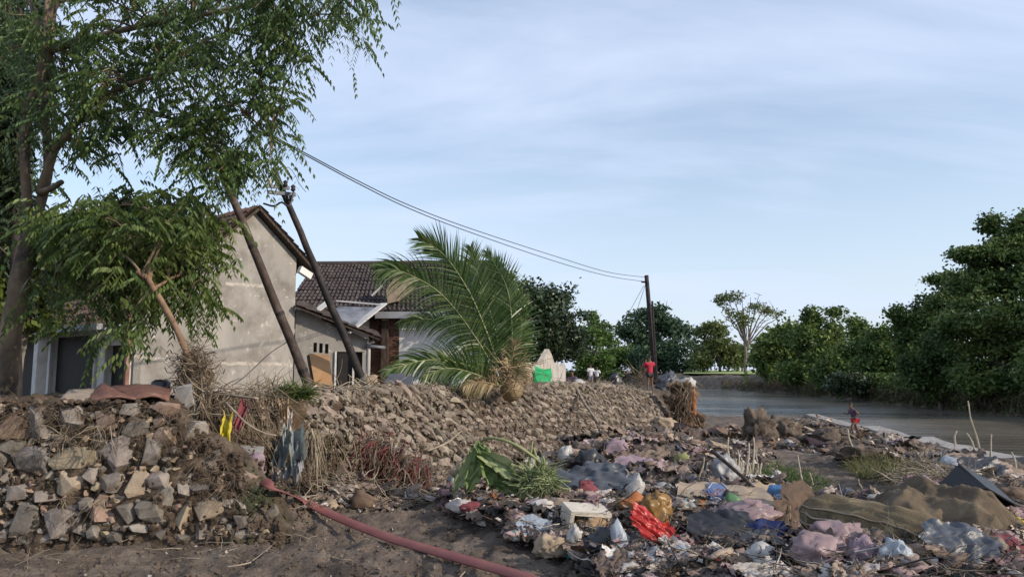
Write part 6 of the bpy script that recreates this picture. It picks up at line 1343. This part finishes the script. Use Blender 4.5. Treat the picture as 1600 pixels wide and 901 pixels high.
def person(lb, loc, H, rz, pose, shirt, shorts, sleeves=True, shortlen=.5):
    """pose: dict of joint overrides in units of body height (x right, y forward, z up), figure facing +y before rz"""
    J = dict(pelvis=((0, 0, .50), (.075, .055)), belly=((0, .005, .58), (.070, .050)), chest=((0, .0, .70), (.085, .058)), neck0=((0, -.005, .795), .040), neck=((0, 0, .83), .029), chin=((0, .012, .865), (.036, .040)), head=((0, .008, .915), (.046, .054)), crown=((0, 0, .965), (.034, .040)), nose=((0, .060, .905), .008))
    for s, k in ((-1, 'l'), (1, 'r')):
        J.update({k+'sh': ((s*.10, 0, .775), .034), k+'el': ((s*.135, -.01, .62), .023), k+'wr': ((s*.15, .03, .48), .015), k+'pa': ((s*.15, .045, .45), (.018, .011)),
                  k+'hip': ((s*.05, 0, .475), .055), k+'kn': ((s*.06, .01, .27), .032), k+'an': ((s*.065, -.01, .045), .019), k+'he': ((s*.065, -.012, .022), .018), k+'to': ((s*.075, .08, .014), (.022, .012))})
    for k, v in pose.items(): J[k] = (v, J[k][1])
    E = [('pelvis', 'belly'), ('belly', 'chest'), ('chest', 'neck0'), ('neck0', 'neck'), ('neck', 'chin'), ('chin', 'head'), ('head', 'crown'), ('head', 'nose')]
    for s, k in ((-1, 'l'), (1, 'r')):
        E += [('chest' if False else 'neck0', k+'sh'), (k+'sh', k+'el'), (k+'el', k+'wr'), (k+'wr', k+'pa'), ('pelvis', k+'hip'), (k+'hip', k+'kn'), (k+'kn', k+'an'), (k+'an', k+'he'), (k+'he', k+'to')]
        w, p = Vector(J[k+'wr'][0]), Vector(J[k+'pa'][0]); d = (p-w).normalized(); sd = d.cross(Vector((0, 1, .3))).normalized()
        for q, (off, ln_) in enumerate(((-.013, .036), (-.004, .042), (.005, .040), (.013, .032))):
            J['%sf%da' % (k, q)] = (tuple(p+sd*off+d*.018), .0052); J['%sf%db' % (k, q)] = (tuple(p+sd*off*1.2+d*(.018+ln_)+Vector((0, .010, 0))), .0042); E += [(k+'pa', '%sf%da' % (k, q)), ('%sf%da' % (k, q), '%sf%db' % (k, q))]
        J[k+'th'] = (tuple(w.lerp(p, .5)+sd*-s*.026+d*.012), .0055); E.append((k+'wr', k+'th'))
    R = Matrix.Rotation(rz, 3, 'Z'); wl_ = lambda v: tuple(R@(Vector(v)*H))
    t = thing('person', lb, 'person', loc)
    def conv(keys, grow=0, edges=None):
        JJ = {}
        for k in keys:
            r = J[k][1]; r = r if hasattr(r, '__len__') else (r, r); JJ[k] = (wl_(J[k][0]), ((r[0]+grow)*H, (r[1]+grow)*H))
        return JJ
    def put(me, name, mt): o = link_mesh(name, me, mt, t, loc=loc, smooth=True); return o
    put(skin_mesh(conv(J), E, 'pelvis'), 'body', skin_d)
    tors = ['pelvis', 'belly', 'chest', 'neck0', 'lsh', 'rsh', 'lel', 'rel']; J2 = conv(tors, .020); J2['pelvis'] = (tuple(R@(Vector((0, J['pelvis'][0][1], J['pelvis'][0][2]-.035))*H)), J2['pelvis'][1])
    for k in ('l', 'r'):
        a, b = Vector(J2[k+'sh'][0]), Vector(J2[k+'el'][0]); J2[k+'el'] = (tuple(a.lerp(b, .85 if sleeves else .25)), (J2[k+'el'][1][0]*1.25,)*2)
    put(skin_mesh(J2, [('pelvis', 'belly'), ('belly', 'chest'), ('chest', 'neck0'), ('neck0', 'lsh'), ('neck0', 'rsh'), ('lsh', 'lel'), ('rsh', 'rel')], 'pelvis'), 'shirt', shirt)
    J3 = conv(['pelvis', 'lhip', 'rhip', 'lkn', 'rkn'], .014)
    for k in ('l', 'r'):
        a, b = Vector(J3[k+'hip'][0]), Vector(J3[k+'kn'][0]); J3[k+'kn'] = (tuple(a.lerp(b, shortlen)), (.052*H,)*2)
    put(skin_mesh(J3, [('pelvis', 'lhip'), ('pelvis', 'rhip'), ('lhip', 'lkn'), ('rhip', 'rkn')], 'pelvis'), 'shorts', shorts)
    hv, hf = ICO[2]; hd = Vector(J['head'][0])+Vector((0, -.010, .022)); keep = [i for i, p in enumerate(hv) if p[2] > -.25+ .5*max(0, p[1])]; ks = set(keep)
    hm = [tuple(R@((Vector((p[0]*.056, p[1]*.066, p[2]*.060))+hd)*H)) for p in hv]; me = bpy.data.meshes.new('hair'); me.from_pydata(hm, [], [tuple(f) for f in hf if all(i in ks for i in f)]); put(me, 'hair', hair_m)
    mb = MB()
    for s in (-1, 1):
        e = R@((Vector(J['head'][0])+Vector((s*.018, .050, .0)))*H); mb.tube([e, e+R@Vector((0, .004*H, 0))], .006*H, 8)
    o = mb.build('eyes', hair_m); o.parent = t; return t
cr_ = plastic('crimson_shirt', (.42, .02, .05), .85, .1, 0, .2); wh_ = plastic('white_shirt', (.70, .70, .72), .85, .1, 0, .2); bl_ = plastic('dark_shorts', (.03, .03, .035), .85, .1, 0, .2); pu_ = plastic('dull_purple_shirt', (.10, .07, .13), .85, .1, 0, .2); rs_ = plastic('red_shorts', (.55, .02, .03), .8, .05, 0, .2)
def loc_at(px, pyfeet, Y): p = at(px, pyfeet, Y); return (p.x, p.y, p.z)
cl = [0, 0]
P = loc_at(1016, 612, 30.2)
person('person in a crimson shirt and dark shorts standing on the wall end with raised hands', P, 1.48, 0.25, dict(rel=(.17, .06, .70), rwr=(.10, .13, .82), rpa=(.085, .135, .85), lel=(-.15, .08, .66), lwr=(-.06, .14, .80), lpa=(-.045, .145, .83)), cr_, bl_, shortlen=.55)
o = MB().box((P[0], P[1]+.2, P[2]-.35), (1.6, 1.6, .7), jit=.1).build('footing_stone', M['riprap']); tag(o, 'flat wall-end stone under the feet of the person in crimson', 'stone')
q = gpt(1338, 692)
person('child in red shorts running along the beach by the river, seen from the side', (q.x, q.y, q.z+.12), 56*q.y/FPX, 1.75, dict(belly=(0, .025, .58), chest=(0, .06, .69), neck0=(0, .085, .775), neck=(0, .10, .81), chin=(0, .12, .84), head=(0, .125, .89), crown=(0, .125, .94), nose=(0, .178, .885), lsh=(-.10, .085, .755), rsh=(.10, .075, .755),
       lel=(-.13, -.03, .66), lwr=(-.11, .06, .58), lpa=(-.10, .085, .57), rel=(.13, .13, .63), rwr=(.11, .23, .66), rpa=(.10, .255, .67), lkn=(-.05, .16, .33), lan=(-.055, .11, .11), lhe=(-.055, .10, .09), lto=(-.06, .19, .085), rkn=(.05, -.06, .27), ran=(.06, -.20, .07), rhe=(.06, -.215, .055), rto=(.07, -.15, .0)), pu_, rs_, False, .45)
person('person in a white shirt standing at left of the pair by the dark hedge', loc_at(923, 605, 52), 1.65, .2, dict(), wh_, plastic('grey_trousers', (.2, .2, .24), .8, .1, 0), shortlen=.95)
person('person in a white top at right of the pair by the dark hedge', loc_at(933, 605, 53), 1.5, -.4, dict(rel=(.15, .04, .64), rwr=(.08, .12, .66), rpa=(.06, .14, .66)), wh_, bl_, shortlen=.9)
person('person in a dark top sitting low behind the riprap, seen above the stones', loc_at(896, 612, 34), 1.6, 2.6, {k: v for k, v in dict(pelvis=(0, 0, .12), belly=(0, .02, .2), chest=(0, .04, .32), neck0=(0, .055, .415), neck=(0, .06, .45), chin=(0, .075, .485), head=(0, .075, .535), crown=(0, .07, .585), nose=(0, .128, .525), lsh=(-.10, .05, .395), rsh=(.10, .05, .395),
       lel=(-.15, .12, .28), lwr=(-.09, .22, .25), lpa=(-.08, .25, .25), rel=(.15, .12, .28), rwr=(.09, .22, .25), rpa=(.08, .25, .25), lhip=(-.06, .02, .11), rhip=(.06, .02, .11), lkn=(-.09, .2, .25), rkn=(.09, .2, .25), lan=(-.08, .22, .04), ran=(.08, .22, .04), lhe=(-.08, .21, .02), rhe=(.08, .21, .02), lto=(-.08, .3, .015), rto=(.08, .3, .015)).items()}, pu_, bl_)
